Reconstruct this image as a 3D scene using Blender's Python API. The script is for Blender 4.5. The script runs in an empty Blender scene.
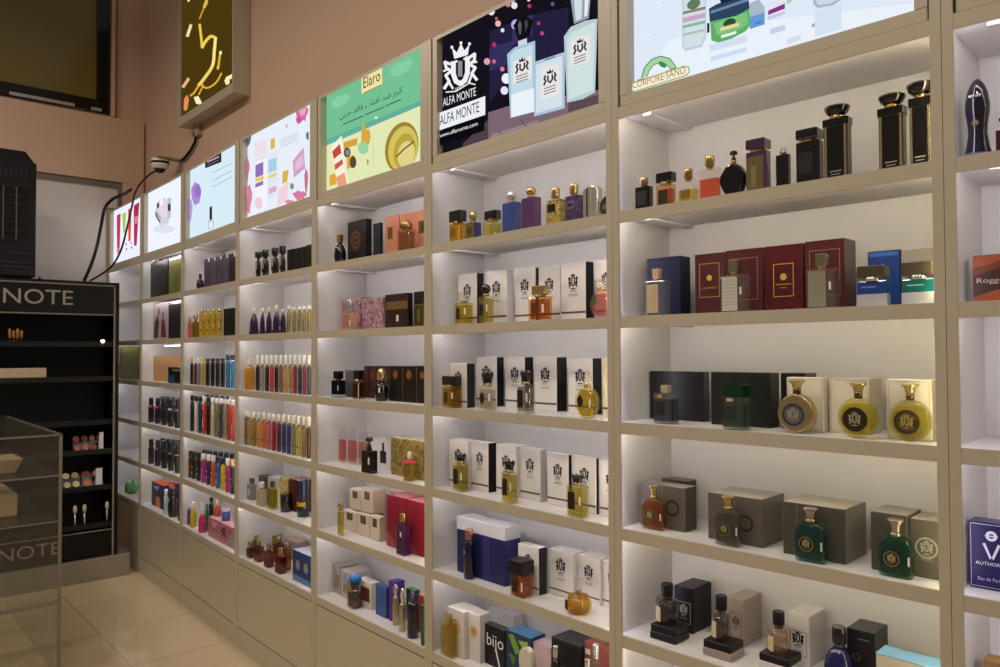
import bpy, bmesh, math, random
from mathutils import Vector, Matrix
random.seed(7)
SC = bpy.context.scene
COL = SC.collection
R = math.radians

# ------------------------------------------------------------------ camera
F = 766.0
PITCH, ROLL, HC = 0.02440502, -0.00399966, 1.59
TH = R(48.5)
_right = Vector((math.cos(TH), math.sin(TH), 0))
_fwd0 = Vector((-math.sin(TH), math.cos(TH), 0))
_fwd = _fwd0 * math.cos(PITCH) + Vector((0, 0, 1)) * math.sin(PITCH)
_up0 = Vector((0, 0, 1)) * math.cos(PITCH) - _fwd0 * math.sin(PITCH)
CR = _right * math.cos(ROLL) + _up0 * math.sin(ROLL)
CU = _up0 * math.cos(ROLL) - _right * math.sin(ROLL)
CF = _fwd
EYE = Vector((0, 0, HC))
cam = bpy.data.cameras.new('camera')
cam.sensor_width = 36.0
cam.lens = 36.0 * F / 1000.0
cam.clip_start = 0.02
camo = bpy.data.objects.new('camera', cam)
COL.objects.link(camo)
m = Matrix((CR, CU, -CF)).transposed().to_4x4()
m.translation = EYE
camo.matrix_world = m
SC.camera = camo


def proj(p):
    q = Vector(p) - EYE
    z = q.dot(CF)
    return 500 + F * q.dot(CR) / z, 333.5 - F * q.dot(CU) / z


def ray(px, py):
    return CF + CR * ((px - 500) / F) - CU * ((py - 333.5) / F)


def on_plane(px, py, p0, n):
    d = ray(px, py)
    return EYE + d * ((Vector(p0) - EYE).dot(n) / d.dot(n))


def bis(fn, lo, hi, target):
    inc = fn(hi) > fn(lo)
    for _ in range(48):
        mid = (lo + hi) / 2
        if (fn(mid) < target) == inc:
            lo = mid
        else:
            hi = mid
    return (lo + hi) / 2


# ------------------------------------------------------------------ wall line (run of shelving units)
PT = 0.022                       # panel thickness
TS = 0.033                       # shelf thickness
DEP = 0.27                       # shelf depth
LV = [HC + (2.33353 - k) * 0.3 for k in range(7)]
TOP = HC + 1.175                 # top of the lit posters
raw = [(-5.942269599, 1.751379773), (-5.045714467, 1.738262637), (-4.075417575, 1.699467135),
       (-3.171902846, 1.686943168), (-2.295000194, 1.691099399), (-1.406614388, 1.698635605), (-0.598843126, 1.747832683)]
raw = [Vector((a, b)) for a, b in raw]
Cn = []
for i, p in enumerate(raw):
    if i < 6:
        e = (raw[i + 1] - p).normalized()
        Cn.append(p - e * PT)
    else:
        e = (p - raw[5]).normalized()
        Cn.append(p + e * PT)
e0 = (Cn[1] - Cn[0]).normalized()
Cn.insert(0, Cn[0] - Vector((0.935, -0.012)))
e6 = Vector((math.cos(R(5.0)), math.sin(R(5.0))))
Cn.append(Cn[-1] + e6 * 0.86)
# bays: index 0 is the one by the far wall ... 7 the one leaving the frame
NB = len(Cn) - 1


def bay_e(i):
    return (Cn[i + 1] - Cn[i]).normalized()


def nrm(e):
    return Vector((-e.y, e.x))


Nn = []
for i in range(NB + 1):
    if i == 0:
        n = nrm(bay_e(0))
    elif i == NB:
        n = nrm(bay_e(NB - 1))
    else:
        n = (nrm(bay_e(i - 1)) + nrm(bay_e(i))).normalized()
    Nn.append(n)
BW = [(Cn[i + 1] - Cn[i]).length for i in range(NB)]


def warp(i, x, y, z):
    a = x / BW[i]
    p = (Cn[i] + Nn[i] * y).lerp(Cn[i + 1] + Nn[i + 1] * y, a)
    return Vector((p.x, p.y, z))


def pos(i, u, v, z):
    e = bay_e(i)
    p = Cn[i] + e * u + nrm(e) * v
    return Vector((p.x, p.y, z))


def u_at(i, px, v, z):
    return bis(lambda u: proj(pos(i, u, v, z))[0], -0.3, BW[i] + 0.3, px)


def z_at(p, py):
    return bis(lambda z: proj((p[0], p[1], z))[1], p[2] - 0.3, p[2] + 0.8, py)


def v_at(i, px, py, z):
    p = on_plane(px, py, (0, 0, z), Vector((0, 0, 1)))
    d = Vector((p.x, p.y)) - Cn[i]
    return d.dot(nrm(bay_e(i)))


# ------------------------------------------------------------------ materials
MATS = {}


def hexc(h):
    h = h.lstrip('#')
    c = [int(h[i:i + 2], 16) / 255 for i in (0, 2, 4)]
    return tuple(x / 12.92 if x <= 0.04045 else ((x + 0.055) / 1.055) ** 2.4 for x in c) + (1.0,)


def bsdf(name):
    mt = bpy.data.materials.new(name)
    mt.use_nodes = True
    return mt, mt.node_tree, mt.node_tree.nodes['Principled BSDF']


def mat(color, kind='card'):
    """kind: card, gloss, metal, glass, liquid, film, matte"""
    key = (color, kind)
    if key in MATS:
        return MATS[key]
    mt, nt, b = bsdf(kind + '_' + color.strip('#'))
    c = hexc(color)
    b.inputs['Base Color'].default_value = c
    if kind in ('card', 'film', 'mosaic'):
        b.inputs['Specular IOR Level'].default_value = 0.28
    if kind == 'card':
        b.inputs['Roughness'].default_value = 0.42
        nz = nt.nodes.new('ShaderNodeTexNoise')
        nz.inputs['Scale'].default_value = 60
        rm = nt.nodes.new('ShaderNodeMapRange')
        rm.inputs[3].default_value = 0.34
        rm.inputs[4].default_value = 0.5
        nt.links.new(nz.outputs[0], rm.inputs[0])
        nt.links.new(rm.outputs[0], b.inputs['Roughness'])
    elif kind == 'matte':
        b.inputs['Roughness'].default_value = 0.75
    elif kind == 'gloss':
        b.inputs['Roughness'].default_value = 0.12
        b.inputs['Coat Weight'].default_value = 0.3
    elif kind == 'film':
        b.inputs['Roughness'].default_value = 0.3
        b.inputs['Coat Weight'].default_value = 0.45
        b.inputs['Coat Roughness'].default_value = 0.05
        nz = nt.nodes.new('ShaderNodeTexNoise')
        nz.inputs['Scale'].default_value = 34
        nz.inputs['Detail'].default_value = 3
        bp = nt.nodes.new('ShaderNodeBump')
        bp.inputs['Strength'].default_value = 1.0
        bp.inputs['Distance'].default_value = 0.03
        nt.links.new(nz.outputs[0], bp.inputs['Height'])
        nt.links.new(bp.outputs[0], b.inputs['Coat Normal'])
    elif kind == 'metal':
        g_ = sum(c[:3]) / 3
        b.inputs['Base Color'].default_value = tuple(x * .72 + g_ * .28 for x in c[:3]) + (1,)
        b.inputs['Metallic'].default_value = 0.75
        b.inputs['Roughness'].default_value = 0.22
    elif kind in ('glass', 'liquid', 'sheet'):
        nt.nodes.remove(b)
        out = nt.nodes['Material Output']
        tr = nt.nodes.new('ShaderNodeBsdfTransparent')
        gl = nt.nodes.new('ShaderNodeBsdfGlossy')
        gl.inputs['Roughness'].default_value = 0.04
        df = nt.nodes.new('ShaderNodeBsdfDiffuse')
        lw = nt.nodes.new('ShaderNodeLayerWeight')
        pw = nt.nodes.new('ShaderNodeMath')
        pw.operation = 'POWER'
        pw.inputs[1].default_value = 4.0
        nt.links.new(lw.outputs['Facing'], pw.inputs[0])
        fr = nt.nodes.new('ShaderNodeMath')
        fr.operation = 'MULTIPLY_ADD'
        fr.inputs[1].default_value = 0.55
        fr.inputs[2].default_value = 0.05
        nt.links.new(pw.outputs[0], fr.inputs[0])
        m1 = nt.nodes.new('ShaderNodeMixShader')
        m2 = nt.nodes.new('ShaderNodeMixShader')
        df.inputs['Color'].default_value = c
        if kind == 'glass':
            tr.inputs['Color'].default_value = tuple(min(1, x ** .2) for x in c[:3]) + (1,)
            m1.inputs[0].default_value = 0.06
        elif kind == 'sheet':
            tr.inputs['Color'].default_value = (.97, .975, .96, 1)
            m1.inputs[0].default_value = 0.025
            fr.inputs[1].default_value = 0.2
            fr.inputs[2].default_value = 0.025
        else:
            tr.inputs['Color'].default_value = tuple(min(1, x ** .36) for x in c[:3]) + (1,)
            m1.inputs[0].default_value = 0.12
            df.inputs['Color'].default_value = tuple(min(1, x * 1.9) for x in c[:3]) + (1,)
        nt.links.new(tr.outputs[0], m1.inputs[1])
        nt.links.new(df.outputs[0], m1.inputs[2])
        nt.links.new(fr.outputs[0], m2.inputs[0])
        nt.links.new(m1.outputs[0], m2.inputs[1])
        nt.links.new(gl.outputs[0], m2.inputs[2])
        nt.links.new(m2.outputs[0], out.inputs['Surface'])
    elif kind == 'mosaic':
        b.inputs['Roughness'].default_value = 0.4
        vo = nt.nodes.new('ShaderNodeTexVoronoi')
        vo.inputs['Scale'].default_value = 90
        mx = nt.nodes.new('ShaderNodeMix')
        mx.data_type = 'RGBA'
        mx.inputs['A'].default_value = tuple(x * 0.35 for x in c[:3]) + (1,)
        mx.inputs['B'].default_value = tuple(min(1, x * 1.9) for x in c[:3]) + (1,)
        tc = nt.nodes.new('ShaderNodeTexCoord')
        nt.links.new(tc.outputs['Object'], vo.inputs['Vector'])
        nt.links.new(vo.outputs['Color'], mx.inputs['Factor'])
        nt.links.new(mx.outputs['Result'], b.inputs['Base Color'])
    MATS[key] = mt
    return mt


def emit(color, s=1.0):
    key = (color, 'emit', s)
    if key in MATS:
        return MATS[key]
    mt = bpy.data.materials.new('lit_' + color.strip('#'))
    mt.use_nodes = True
    nt = mt.node_tree
    nt.nodes.remove(nt.nodes['Principled BSDF'])
    em = nt.nodes.new('ShaderNodeEmission')
    em.inputs['Color'].default_value = hexc(color)
    em.inputs['Strength'].default_value = s
    nt.links.new(em.outputs[0], nt.nodes['Material Output'].inputs['Surface'])
    MATS[key] = mt
    return mt


# ------------------------------------------------------------------ mesh builder
class MB:
    def __init__(self):
        self.bm = bmesh.new()
        self.mats = []

    def mi(self, mt):
        if mt not in self.mats:
            self.mats.append(mt)
        return self.mats.index(mt)

    def poly(self, pts, mt):
        try:
            f = self.bm.faces.new([self.bm.verts.new(p) for p in pts])
            f.material_index = self.mi(mt)
            return f
        except ValueError:
            return None

    def hexa(self, c8, mt, bev=0.0, seg=1):
        """c8: bottom 4 ccw then top 4"""
        vs = [self.bm.verts.new(p) for p in c8]
        k = self.mi(mt)
        fs = []
        for q in ((3, 2, 1, 0), (4, 5, 6, 7), (0, 1, 5, 4), (1, 2, 6, 5), (2, 3, 7, 6), (3, 0, 4, 7)):
            f = self.bm.faces.new([vs[j] for j in q])
            f.material_index = k
            fs.append(f)
        if bev > 0:
            es = list({e for f in fs for e in f.edges})
            bmesh.ops.bevel(self.bm, geom=es, offset=bev, segments=seg, affect='EDGES', profile=0.5)
        return fs

    def box(self, x0, x1, y0, y1, z0, z1, mt, bev=0.0, seg=1, top=None, side=None):
        c = [(x0, y0, z0), (x1, y0, z0), (x1, y1, z0), (x0, y1, z0), (x0, y0, z1), (x1, y0, z1), (x1, y1, z1), (x0, y1, z1)]
        fs = self.hexa(c, mt, bev if not (top or side) else 0, seg)
        if top or side:
            if top:
                fs[1].material_index = self.mi(top)
            if side:
                fs[3].material_index = self.mi(side)
            if bev > 0:
                es = list({e for f in fs for e in f.edges})
                bmesh.ops.bevel(self.bm, geom=es, offset=bev, segments=seg, affect='EDGES', profile=0.5)
        return self

    def taper(self, w0, d0, w1, d1, z0, z1, mt, bev=0.0, seg=1, cx=0, cy=0):
        c = [(cx + sx * w / 2, cy + sy * d / 2, z) for (w, d, z) in ((w0, d0, z0), (w1, d1, z1)) for sx, sy in ((-1, -1), (1, -1), (1, 1), (-1, 1))]
        self.hexa(c, mt, bev, seg)
        return self

    def lathe(self, prof, mt, n=20, cx=0, cy=0, sy=1.0, sx=1.0):
        k = self.mi(mt)
        rings = []
        for r, z in prof:
            if r < 1e-5:
                rings.append([self.bm.verts.new((cx, cy, z))])
            else:
                rings.append([self.bm.verts.new((cx + sx * r * math.cos(2 * math.pi * i / n), cy + sy * r * math.sin(2 * math.pi * i / n), z)) for i in range(n)])
        for a, b in zip(rings[:-1], rings[1:]):
            if len(a) == 1 and len(b) == 1:
                continue
            for i in range(n):
                j = (i + 1) % n
                vs = [a[0], b[j], b[i]] if len(a) == 1 else ([a[i], a[j], b[0]] if len(b) == 1 else [a[i], a[j], b[j], b[i]])
                f = self.bm.faces.new(vs)
                f.material_index = k
                f.smooth = True
        if len(rings[0]) > 1:
            f = self.bm.faces.new(list(reversed(rings[0])))
            f.material_index = k
        if len(rings[-1]) > 1:
            f = self.bm.faces.new(rings[-1])
            f.material_index = k
        return self

    def prism(self, pts, y0, y1, mt, bev=0.0, seg=2):
        """outline in x,z (counter-clockwise seen from the front) extruded from y0 to y1"""
        k = self.mi(mt)
        A = [self.bm.verts.new((x, y0, z)) for x, z in pts]
        B = [self.bm.verts.new((x, y1, z)) for x, z in pts]
        n = len(pts)
        fa = self.bm.faces.new(A)
        fb = self.bm.faces.new(list(reversed(B)))
        fa.material_index = fb.material_index = k
        for i in range(n):
            j = (i + 1) % n
            f = self.bm.faces.new([A[j], A[i], B[i], B[j]])
            f.material_index = k
            f.smooth = n > 12
        if bev > 0:
            bmesh.ops.bevel(self.bm, geom=list(set(fa.edges) | set(fb.edges)), offset=bev, segments=seg, affect='EDGES', profile=0.5)
        return self

    def tube(self, pts, r, mt, n=8):
        k = self.mi(mt)
        pts = [Vector(p) for p in pts]
        rings = []
        for i, p in enumerate(pts):
            t = (pts[min(i + 1, len(pts) - 1)] - pts[max(i - 1, 0)]).normalized()
            a = t.cross(Vector((0, 0, 1)))
            if a.length < 1e-3:
                a = t.cross(Vector((0, 1, 0)))
            a.normalize()
            b = t.cross(a)
            rings.append([self.bm.verts.new(p + a * (r * math.cos(2 * math.pi * j / n)) + b * (r * math.sin(2 * math.pi * j / n))) for j in range(n)])
        for a, b in zip(rings[:-1], rings[1:]):
            for i in range(n):
                j = (i + 1) % n
                f = self.bm.faces.new([a[i], a[j], b[j], b[i]])
                f.material_index = k
                f.smooth = True
        for rg in (rings[0], rings[-1]):
            self.bm.faces.new(rg).material_index = k
        return self

    def disc(self, cx, cz, r, y, mt, n=20, rz=None):
        self.poly([(cx + r * math.cos(2 * math.pi * i / n), y, cz + (rz or r) * math.sin(2 * math.pi * i / n)) for i in range(n)], mt)
        return self

    def rect(self, x0, x1, z0, z1, y, mt):
        self.poly([(x0, y, z0), (x1, y, z0), (x1, y, z1), (x0, y, z1)], mt)
        return self

    def ring(self, cx, cz, r0, r1, y, mt, n=24, k=1.0):
        for i in range(n):
            a, b = 2 * math.pi * i / n, 2 * math.pi * (i + 1) / n
            self.poly([(cx + r0 * math.cos(a), y, cz + k * r0 * math.sin(a)), (cx + r1 * math.cos(a), y, cz + k * r1 * math.sin(a)),
                       (cx + r1 * math.cos(b), y, cz + k * r1 * math.sin(b)), (cx + r0 * math.cos(b), y, cz + k * r0 * math.sin(b))], mt)
        return self

    def frame(self, x0, x1, z0, z1, t, y, mt):
        self.rect(x0, x1, z0, z0 + t, y, mt)
        self.rect(x0, x1, z1 - t, z1, y, mt)
        self.rect(x0, x0 + t, z0 + t, z1 - t, y, mt)
        self.rect(x1 - t, x1, z0 + t, z1 - t, y, mt)
        return self

    def build(self, name, parent=None, loc=None, rz=0.0, fix=True):
        if fix:
            bmesh.ops.recalc_face_normals(self.bm, faces=self.bm.faces)
        me = bpy.data.meshes.new(name)
        self.bm.to_mesh(me)
        self.bm.free()
        for mt in self.mats:
            me.materials.append(mt)
        o = bpy.data.objects.new(name, me)
        COL.objects.link(o)
        if parent:
            o.parent = parent
        if loc is not None:
            o.location = loc
        o.rotation_euler.z = rz
        return o


def tag(o, label, cat, group=None):
    o['label'] = label
    o['category'] = cat
    if group:
        o['group'] = group
    return o


def struct(o):
    o['kind'] = 'structure'
    return o


def empty(name, loc=(0, 0, 0), rz=0.0):
    o = bpy.data.objects.new(name, None)
    o.empty_display_size = 0.05
    COL.objects.link(o)
    o.location = loc
    o.rotation_euler.z = rz
    return o


_txt = {}


def text_shape(s):
    """2-D triangles of a line of lettering, height scaled to 1 unit cap height, origin at left of the baseline"""
    if s in _txt:
        return _txt[s]
    cu = bpy.data.curves.new('lettering', 'FONT')
    cu.body = s
    cu.resolution_u = 3
    ob = bpy.data.objects.new('lettering', cu)
    COL.objects.link(ob)
    bpy.context.view_layer.update()
    dg = bpy.context.evaluated_depsgraph_get()
    me = ob.evaluated_get(dg).to_mesh()
    vs = [(v.co.x, v.co.y) for v in me.vertices]
    fs = [tuple(p.vertices) for p in me.polygons]
    ob.evaluated_get(dg).to_mesh_clear()
    bpy.data.objects.remove(ob)
    bpy.data.curves.remove(cu)
    w = max([v[0] for v in vs] or [1])
    h = max([v[1] for v in vs] or [1])
    _txt[s] = (vs, fs, w, h)
    return _txt[s]


def put_text(mb, s, fn, mt, width, height=None):
    """fn(x, z) -> 3-D point for lettering laid out over 0..width by 0..height"""
    vs, fs, w, h = text_shape(s)
    sx = width / w
    sz = (height / h) if height else sx
    k = mb.mi(mt)
    bv = [mb.bm.verts.new(fn(x * sx, z * sz)) for x, z in vs]
    for f in fs:
        try:
            mb.bm.faces.new([bv[j] for j in f]).material_index = k
        except ValueError:
            pass
# ------------------------------------------------------------------ materials of the fit-out
CREAM, _nt, _b = bsdf('lacquered_board')
_b.inputs['Base Color'].default_value = hexc('#c2b8a4')
_b.inputs['Roughness'].default_value = 0.35
WHITE, _nt, _b = bsdf('white_laminate')
_b.inputs['Base Color'].default_value = hexc('#e4e2e2')
_b.inputs['Roughness'].default_value = 0.4
DOORM, _nt, _b = bsdf('gloss_door_board')
_b.inputs['Base Color'].default_value = hexc('#c4baa4')
_b.inputs['Roughness'].default_value = 0.22
PAINT, _nt, _b = bsdf('beige_wall_paint')
_nz = _nt.nodes.new('ShaderNodeTexNoise')
_nz.inputs['Scale'].default_value = 3.0
_mx = _nt.nodes.new('ShaderNodeMix')
_mx.data_type = 'RGBA'
_mx.inputs['A'].default_value = hexc('#d3b29c')
_mx.inputs['B'].default_value = hexc('#d8b8a0')
_nt.links.new(_nz.outputs[0], _mx.inputs['Factor'])
_nt.links.new(_mx.outputs['Result'], _b.inputs['Base Color'])
_b.inputs['Roughness'].default_value = 0.6
FLOORM, _nt, _b = bsdf('glazed_floor_tile')
_tc = _nt.nodes.new('ShaderNodeTexCoord')
_br = _nt.nodes.new('ShaderNodeTexBrick')
_br.offset = 0.0
_br.inputs['Scale'].default_value = 1.0
_br.inputs['Brick Width'].default_value = 0.6
_br.inputs['Row Height'].default_value = 0.6
_br.inputs['Mortar Size'].default_value = 0.003
_br.inputs['Color1'].default_value = hexc('#d3bf9f')
_br.inputs['Color2'].default_value = hexc('#cdb898')
_br.inputs['Mortar'].default_value = hexc('#a08e70')
_nt.links.new(_tc.outputs['Object'], _br.inputs['Vector'])
_nt.links.new(_br.outputs['Color'], _b.inputs['Base Color'])
_b.inputs['Roughness'].default_value = 0.09

LEDT = emit('#f6f0f2', 30.0)
LEDTW = emit('#fbefd6', 30.0)
LEDL = emit('#ece4fa', 22.0)
LEDR = emit('#fff1de', 50.0)
LEDW = emit('#ffeebc', 48.0)

# ------------------------------------------------------------------ room
XE = Cn[0].x                      # plane of the far wall
YW = 2.05                         # upper wall behind the lit posters
mb = MB()
mb.box(XE - 0.2, 1.2, -2.6, 2.3, -0.05, 0.0, FLOORM)
struct(mb.build('floor'))
mb = MB()
mb.box(XE - 0.2, 1.2, YW, YW + 0.15, 0.0, 4.8, PAINT)
struct(mb.build('wall_right'))
mb = MB()
mb.box(XE - 0.15, XE, -2.6, YW, 0.0, 4.8, PAINT)
struct(mb.build('wall_far'))
mb = MB()
mb.box(XE, XE + 0.03, -2.6, 2.09 - 0.055, 3.02, 3.56, PAINT, 0.004)
mb.box(XE, XE + 0.03, 1.865, 2.035, 2.8, 3.02, PAINT, 0.004)
struct(mb.build('trim_1'))
# white panel in its grey frame below that band
PANEL = mat('#d8d2cf', 'matte')
FRM = mat('#77716a', 'gloss')
mb = MB()
mb.box(XE + 0.002, XE + 0.014, 0.2, 1.745, 0.9, 2.8, PANEL)
mb.box(XE + 0.002, XE + 0.014, 0.2, 1.83, 2.8, 2.97, PANEL)
wp = empty('white_wall_panel', (XE, 1.0, 0.9))
o = mb.build('panel', wp)
o.location = -wp.location
mb = MB()
mb.box(XE + 0.002, XE + 0.03, 0.17, 1.86, 2.97, 3.01, FRM)
mb.box(XE + 0.002, XE + 0.03, 1.83, 1.86, 2.8, 2.97, FRM)
o = mb.build('frame', wp)
o.location = -wp.location
tag(wp, 'large white panel in a grey frame on the far wall behind the black makeup stand', 'wall panel')

# tinted upper window in the far wall
wn = empty('window_1', (XE, 0.8, 3.6))
struct(wn)
BLK = mat('#14110e', 'gloss')
TINT = mat('#776a3a', 'gloss')
mb = MB()
mb.box(XE + 0.002, XE + 0.01, -2.0, 1.66, 3.68, 4.75, TINT)
o = mb.build('pane', wn); o.location = -wn.location
mb = MB()
for y0, y1, z0, z1 in ((-2.0, 1.76, 3.575, 3.68), (1.66, 1.76, 3.68, 4.78), (-2.0, 1.76, 4.75, 4.82)):
    mb.box(XE + 0.002, XE + 0.03, y0, y1, z0, z1, BLK, 0.004)
o = mb.build('frame', wn); o.location = -wn.location
mb = MB()
mb.box(XE + 0.002, XE + 0.045, 1.77, 1.80, 3.56, 4.8, PAINT, 0.004)
mb.box(XE + 0.002, XE + 0.03, 1.80, 1.815, 3.56, 4.8, mat('#8a6f58', 'matte'))
o = mb.build('trim', wn); o.location = -wn.location
CHR = mat('#d8d8d8', 'metal')
mb = MB()
mb.box(XE + 0.03, XE + 0.036, 1.05, 1.5, 3.585, 3.61, CHR)
mb.box(XE + 0.03, XE + 0.036, 1.62, 1.70, 3.585, 3.61, CHR)
o = mb.build('sill_strip', wn); o.location = -wn.location
o['label'] = 'bright metal strip'

# ------------------------------------------------------------------ shelving units
PN = ['red tubes poster', 'white bottles poster', 'purple blot poster', 'pink flower poster', 'green poster',
      'dark perfume poster', 'green jar poster', 'plain header']
UL = ['far end shelving unit beside the black makeup stand, mostly empty', 'narrow looking shelving unit with black spray bottles under the white bottles poster',
      'shelving unit filled with coloured spray cans under the purple blot poster', 'shelving unit with rows of body mists under the pink flower poster',
      'shelving unit of mixed boxes and bottles under the green poster', 'shelving unit of white crested cartons under the dark perfume poster',
      'wide shelving unit of large perfume bottles under the green jar poster', 'shelving unit cut off by the edge, holding a navy box']


def warped(mb, i, base):
    for v in mb.bm.verts:
        v.co = warp(i, v.co.x, v.co.y, v.co.z) - base


SHADOWM = mat('#5d5140', 'matte')
for i in range(NB):
    W = BW[i]
    base = warp(i, W / 2, 0, 0)
    un = empty('display_shelf_unit', base)
    tag(un, UL[i], 'shelving unit', 'shelving units along the wall')
    for s in (0, 1):
        mb = MB()
        x0, x1 = (0.0006, PT) if s == 0 else (W - PT, W - 0.0006)
        p0, p1 = (x0, 0.010) if s == 0 else (W - 0.010, x1)
        mb.box(p0, p1, 0.006, DEP, 0.0, TOP, WHITE)
        mb.box(x0, x1, -0.001, 0.006, 0.0, TOP, CREAM)
        warped(mb, i, base)
        mb.build('side_panel', un)
    mb = MB()
    mb.box(0.010, W - 0.010, DEP, DEP + 0.012, 0.0, TOP, WHITE)
    warped(mb, i, base)
    mb.build('back_panel', un)
    for k in range(7):
        mb = MB()
        mb.box(0.010, W - 0.010, 0.0062, DEP, LV[k] - 0.018, LV[k], WHITE)
        mb.box(PT, W - PT, 0.0, 0.0062, LV[k] - TS, LV[k], CREAM)
        warped(mb, i, base)
        mb.build('shelf', un)
    mb = MB()
    mb.box(PT + 0.002, W - PT - 0.002, 0.0, 0.018, 0.115, LV[6] - TS - 0.006, DOORM, 0.001)
    mb.box(PT, W - PT, 0.02, 0.03, 0.1, LV[6] - TS, SHADOWM)
    warped(mb, i, base)
    mb.build('door', un)
    mb = MB()
    mb.box(PT, W - PT, 0.001, 0.018, 0.0, 0.109, CREAM)
    warped(mb, i, base)
    mb.build('plinth', un)
    # light bracket and strip under every shelf
    for k in range(6):
        zt, zb = LV[k] - 0.018, LV[k + 1]
        mb = MB()
        mb.box(PT + 0.05, PT + 0.075, 0.05, DEP, zt - 0.008, zt, WHITE, 0.001)
        warped(mb, i, base)
        mb.build('bracket', un)
        # light tape stuck to the back of the front lips: along the top and down both sides
        mb = MB()
        mb.box(0.03, W - 0.03, 0.0064, 0.0084, LV[k] - TS + 0.005, LV[k] - TS + 0.011, LEDTW if i == 6 else LEDT)
        warped(mb, i, base)
        mb.build('led_strip', un)
        for xa, led in ((0.0105, LEDL), (W - 0.0148, LEDW if i == 6 else LEDR)):
            if i == 0 or (i < 6 and led is LEDL):
                continue
            mb = MB()
            mb.box(xa, xa + 0.0043, 0.0063, 0.0083, zb + 0.012, zt - 0.012, led)
            warped(mb, i, base)
            mb.build('led_strip', un)

# ------------------------------------------------------------------ lit posters above the shelves
PINK = {}


class Art:
    """flat printed art on the poster plane of one unit; coordinates are read off the photo through a zoom window"""
    def __init__(self, i, inset=(0.03, 0.03, 0.03, 0.02), rec=0.03):
        self.i = i
        W = BW[i]
        self.base = warp(i, W / 2, 0, LV[0])
        e = (warp(i, W, 0, 0) - warp(i, 0, 0, 0)).normalized()
        self.e = e
        self.n = Vector((-e.y, e.x, 0))
        self.x0, self.x1 = -W / 2 + PT + inset[0] , W / 2 - PT - inset[1]
        self.z0, self.z1 = inset[2], TOP - LV[0] + 0.66 * rec - 0.013
        self.zf = TOP - LV[0]
        self.rec = rec
        self.mb = MB()
        self.tx = MB()
        self.layer = 0
        self.zoom = (0, 0, 1)

    def pt(self, x, y, lift=0.0):
        ox, oy, s = self.zoom
        px, py = ox + x / s, oy + y / s
        p0 = self.base + self.n * self.rec
        p = on_plane(px, py, p0, self.n) - self.base
        q = Vector((p.dot(self.e), self.rec - lift, p.z))
        q.x = min(max(q.x, self.x0), self.x1)
        q.z = min(max(q.z, self.z0), self.z1)
        return q

    def up(self):
        self.layer += 1
        return self.layer * 0.00025

    def poly(self, pts, color, s=1.0):
        l = self.up()
        self.mb.poly([self.pt(x, y, l) for x, y in pts], emit(color, s))

    def rect(self, x0, x1, y0, y1, slope, color, s=1.0):
        """y0/y1 at x0; slope: dy per dx of the horizontals there"""
        d = slope * (x1 - x0)
        self.poly([(x0, y1), (x1, y1 + d), (x1, y0 + d), (x0, y0)], color, s)

    def blob(self, cx, cy, rx, ry, color, s=1.0, n=14, sk=0.0, wob=0.0):
        self.poly([(cx + rx * math.cos(2 * math.pi * j / n) * (1 + wob * math.sin(5.0 * j)),
                    cy + ry * math.sin(2 * math.pi * j / n) * (1 + wob * math.cos(3.1 * j)) + sk * rx * math.cos(2 * math.pi * j / n)) for j in range(n)], color, s)

    def stroke(self, pts, w, color, s=1.0):
        l = self.up()
        for (a, b), (c, d) in zip(pts[:-1], pts[1:]):
            t = Vector((c - a, d - b)).normalized() * (w / 2)
            self.mb.poly([self.pt(a - t.y - t.x * .5, b + t.x - t.y * .5, l), self.pt(c - t.y + t.x * .5, d + t.x + t.y * .5, l),
                          self.pt(c + t.y + t.x * .5, d - t.x + t.y * .5, l), self.pt(a + t.y - t.x * .5, b - t.x - t.y * .5, l)], emit(color, s))

    def text(self, s, a, b, hpx, color, st=1.0):
        """lettering from point a to point b (baseline), cap height hpx measured at a"""
        l = self.up()
        A, B = self.pt(*a, l), self.pt(*b, l)
        H = (self.pt(a[0], a[1] - hpx, l) - A).length
        d = (B - A)
        w = d.length
        d.normalize()
        put_text(self.tx, s, lambda x, z: A + d * x + Vector((0, 0, z)), emit(color, st), w, H)

    def finish(self, label, frame=CREAM, bright='#f4f7ff'):
        i = self.i
        W = BW[i]
        rz = math.atan2(self.e.y, self.e.x)
        sign = empty('lightbox_sign', self.base + Vector((0, 0, 0.0005)), rz)
        tag(sign, label, 'lit poster', 'lit posters above the shelves')
        po = self.mb.build('poster', sign, fix=False)
        if len(self.tx.mats):
            self.tx.build('lettering', po, fix=False)
        fr = MB()
        zt = TOP - LV[0] - 0.0005
        a, b = -W / 2 + PT + 0.0045, W / 2 - PT - 0.0045
        y0 = 0.004
        fr.box(a, b, y0, 0.09, 0, self.z0, frame, 0.002)
        zf, dz = self.zf, 0.66 * (0.09 - y0)
        fr.hexa([(a, y0, zf - .014), (b, y0, zf - .014), (b, .09, zf - .014 + dz), (a, .09, zf - .014 + dz), (a, y0, zf), (b, y0, zf), (b, .09, zf + dz), (a, .09, zf + dz)], frame)
        for xa, xb in ((a, self.x0), (self.x1, b)):
            fr.hexa([(xa, y0, self.z0), (xb, y0, self.z0), (xb, .09, self.z0), (xa, .09, self.z0), (xa, y0, zf - .014), (xb, y0, zf - .014), (xb, .09, zf - .014 + dz), (xa, .09, zf - .014 + dz)], frame)
        fr.build('frame', sign)
        bk = MB()
        bk.box(self.x0, self.x1, self.rec + 0.004, self.rec + 0.012, self.z0, self.z1, mat('#dddddd', 'matte'))
        bk.build('backing', sign)
        return sign

    def ground(self, color, s=1.0):
        y = self.rec
        self.mb.poly([(self.x0, y, self.z0), (self.x1, y, self.z0), (self.x1, y, self.z1), (self.x0, y, self.z1)], emit(color, s))

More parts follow.
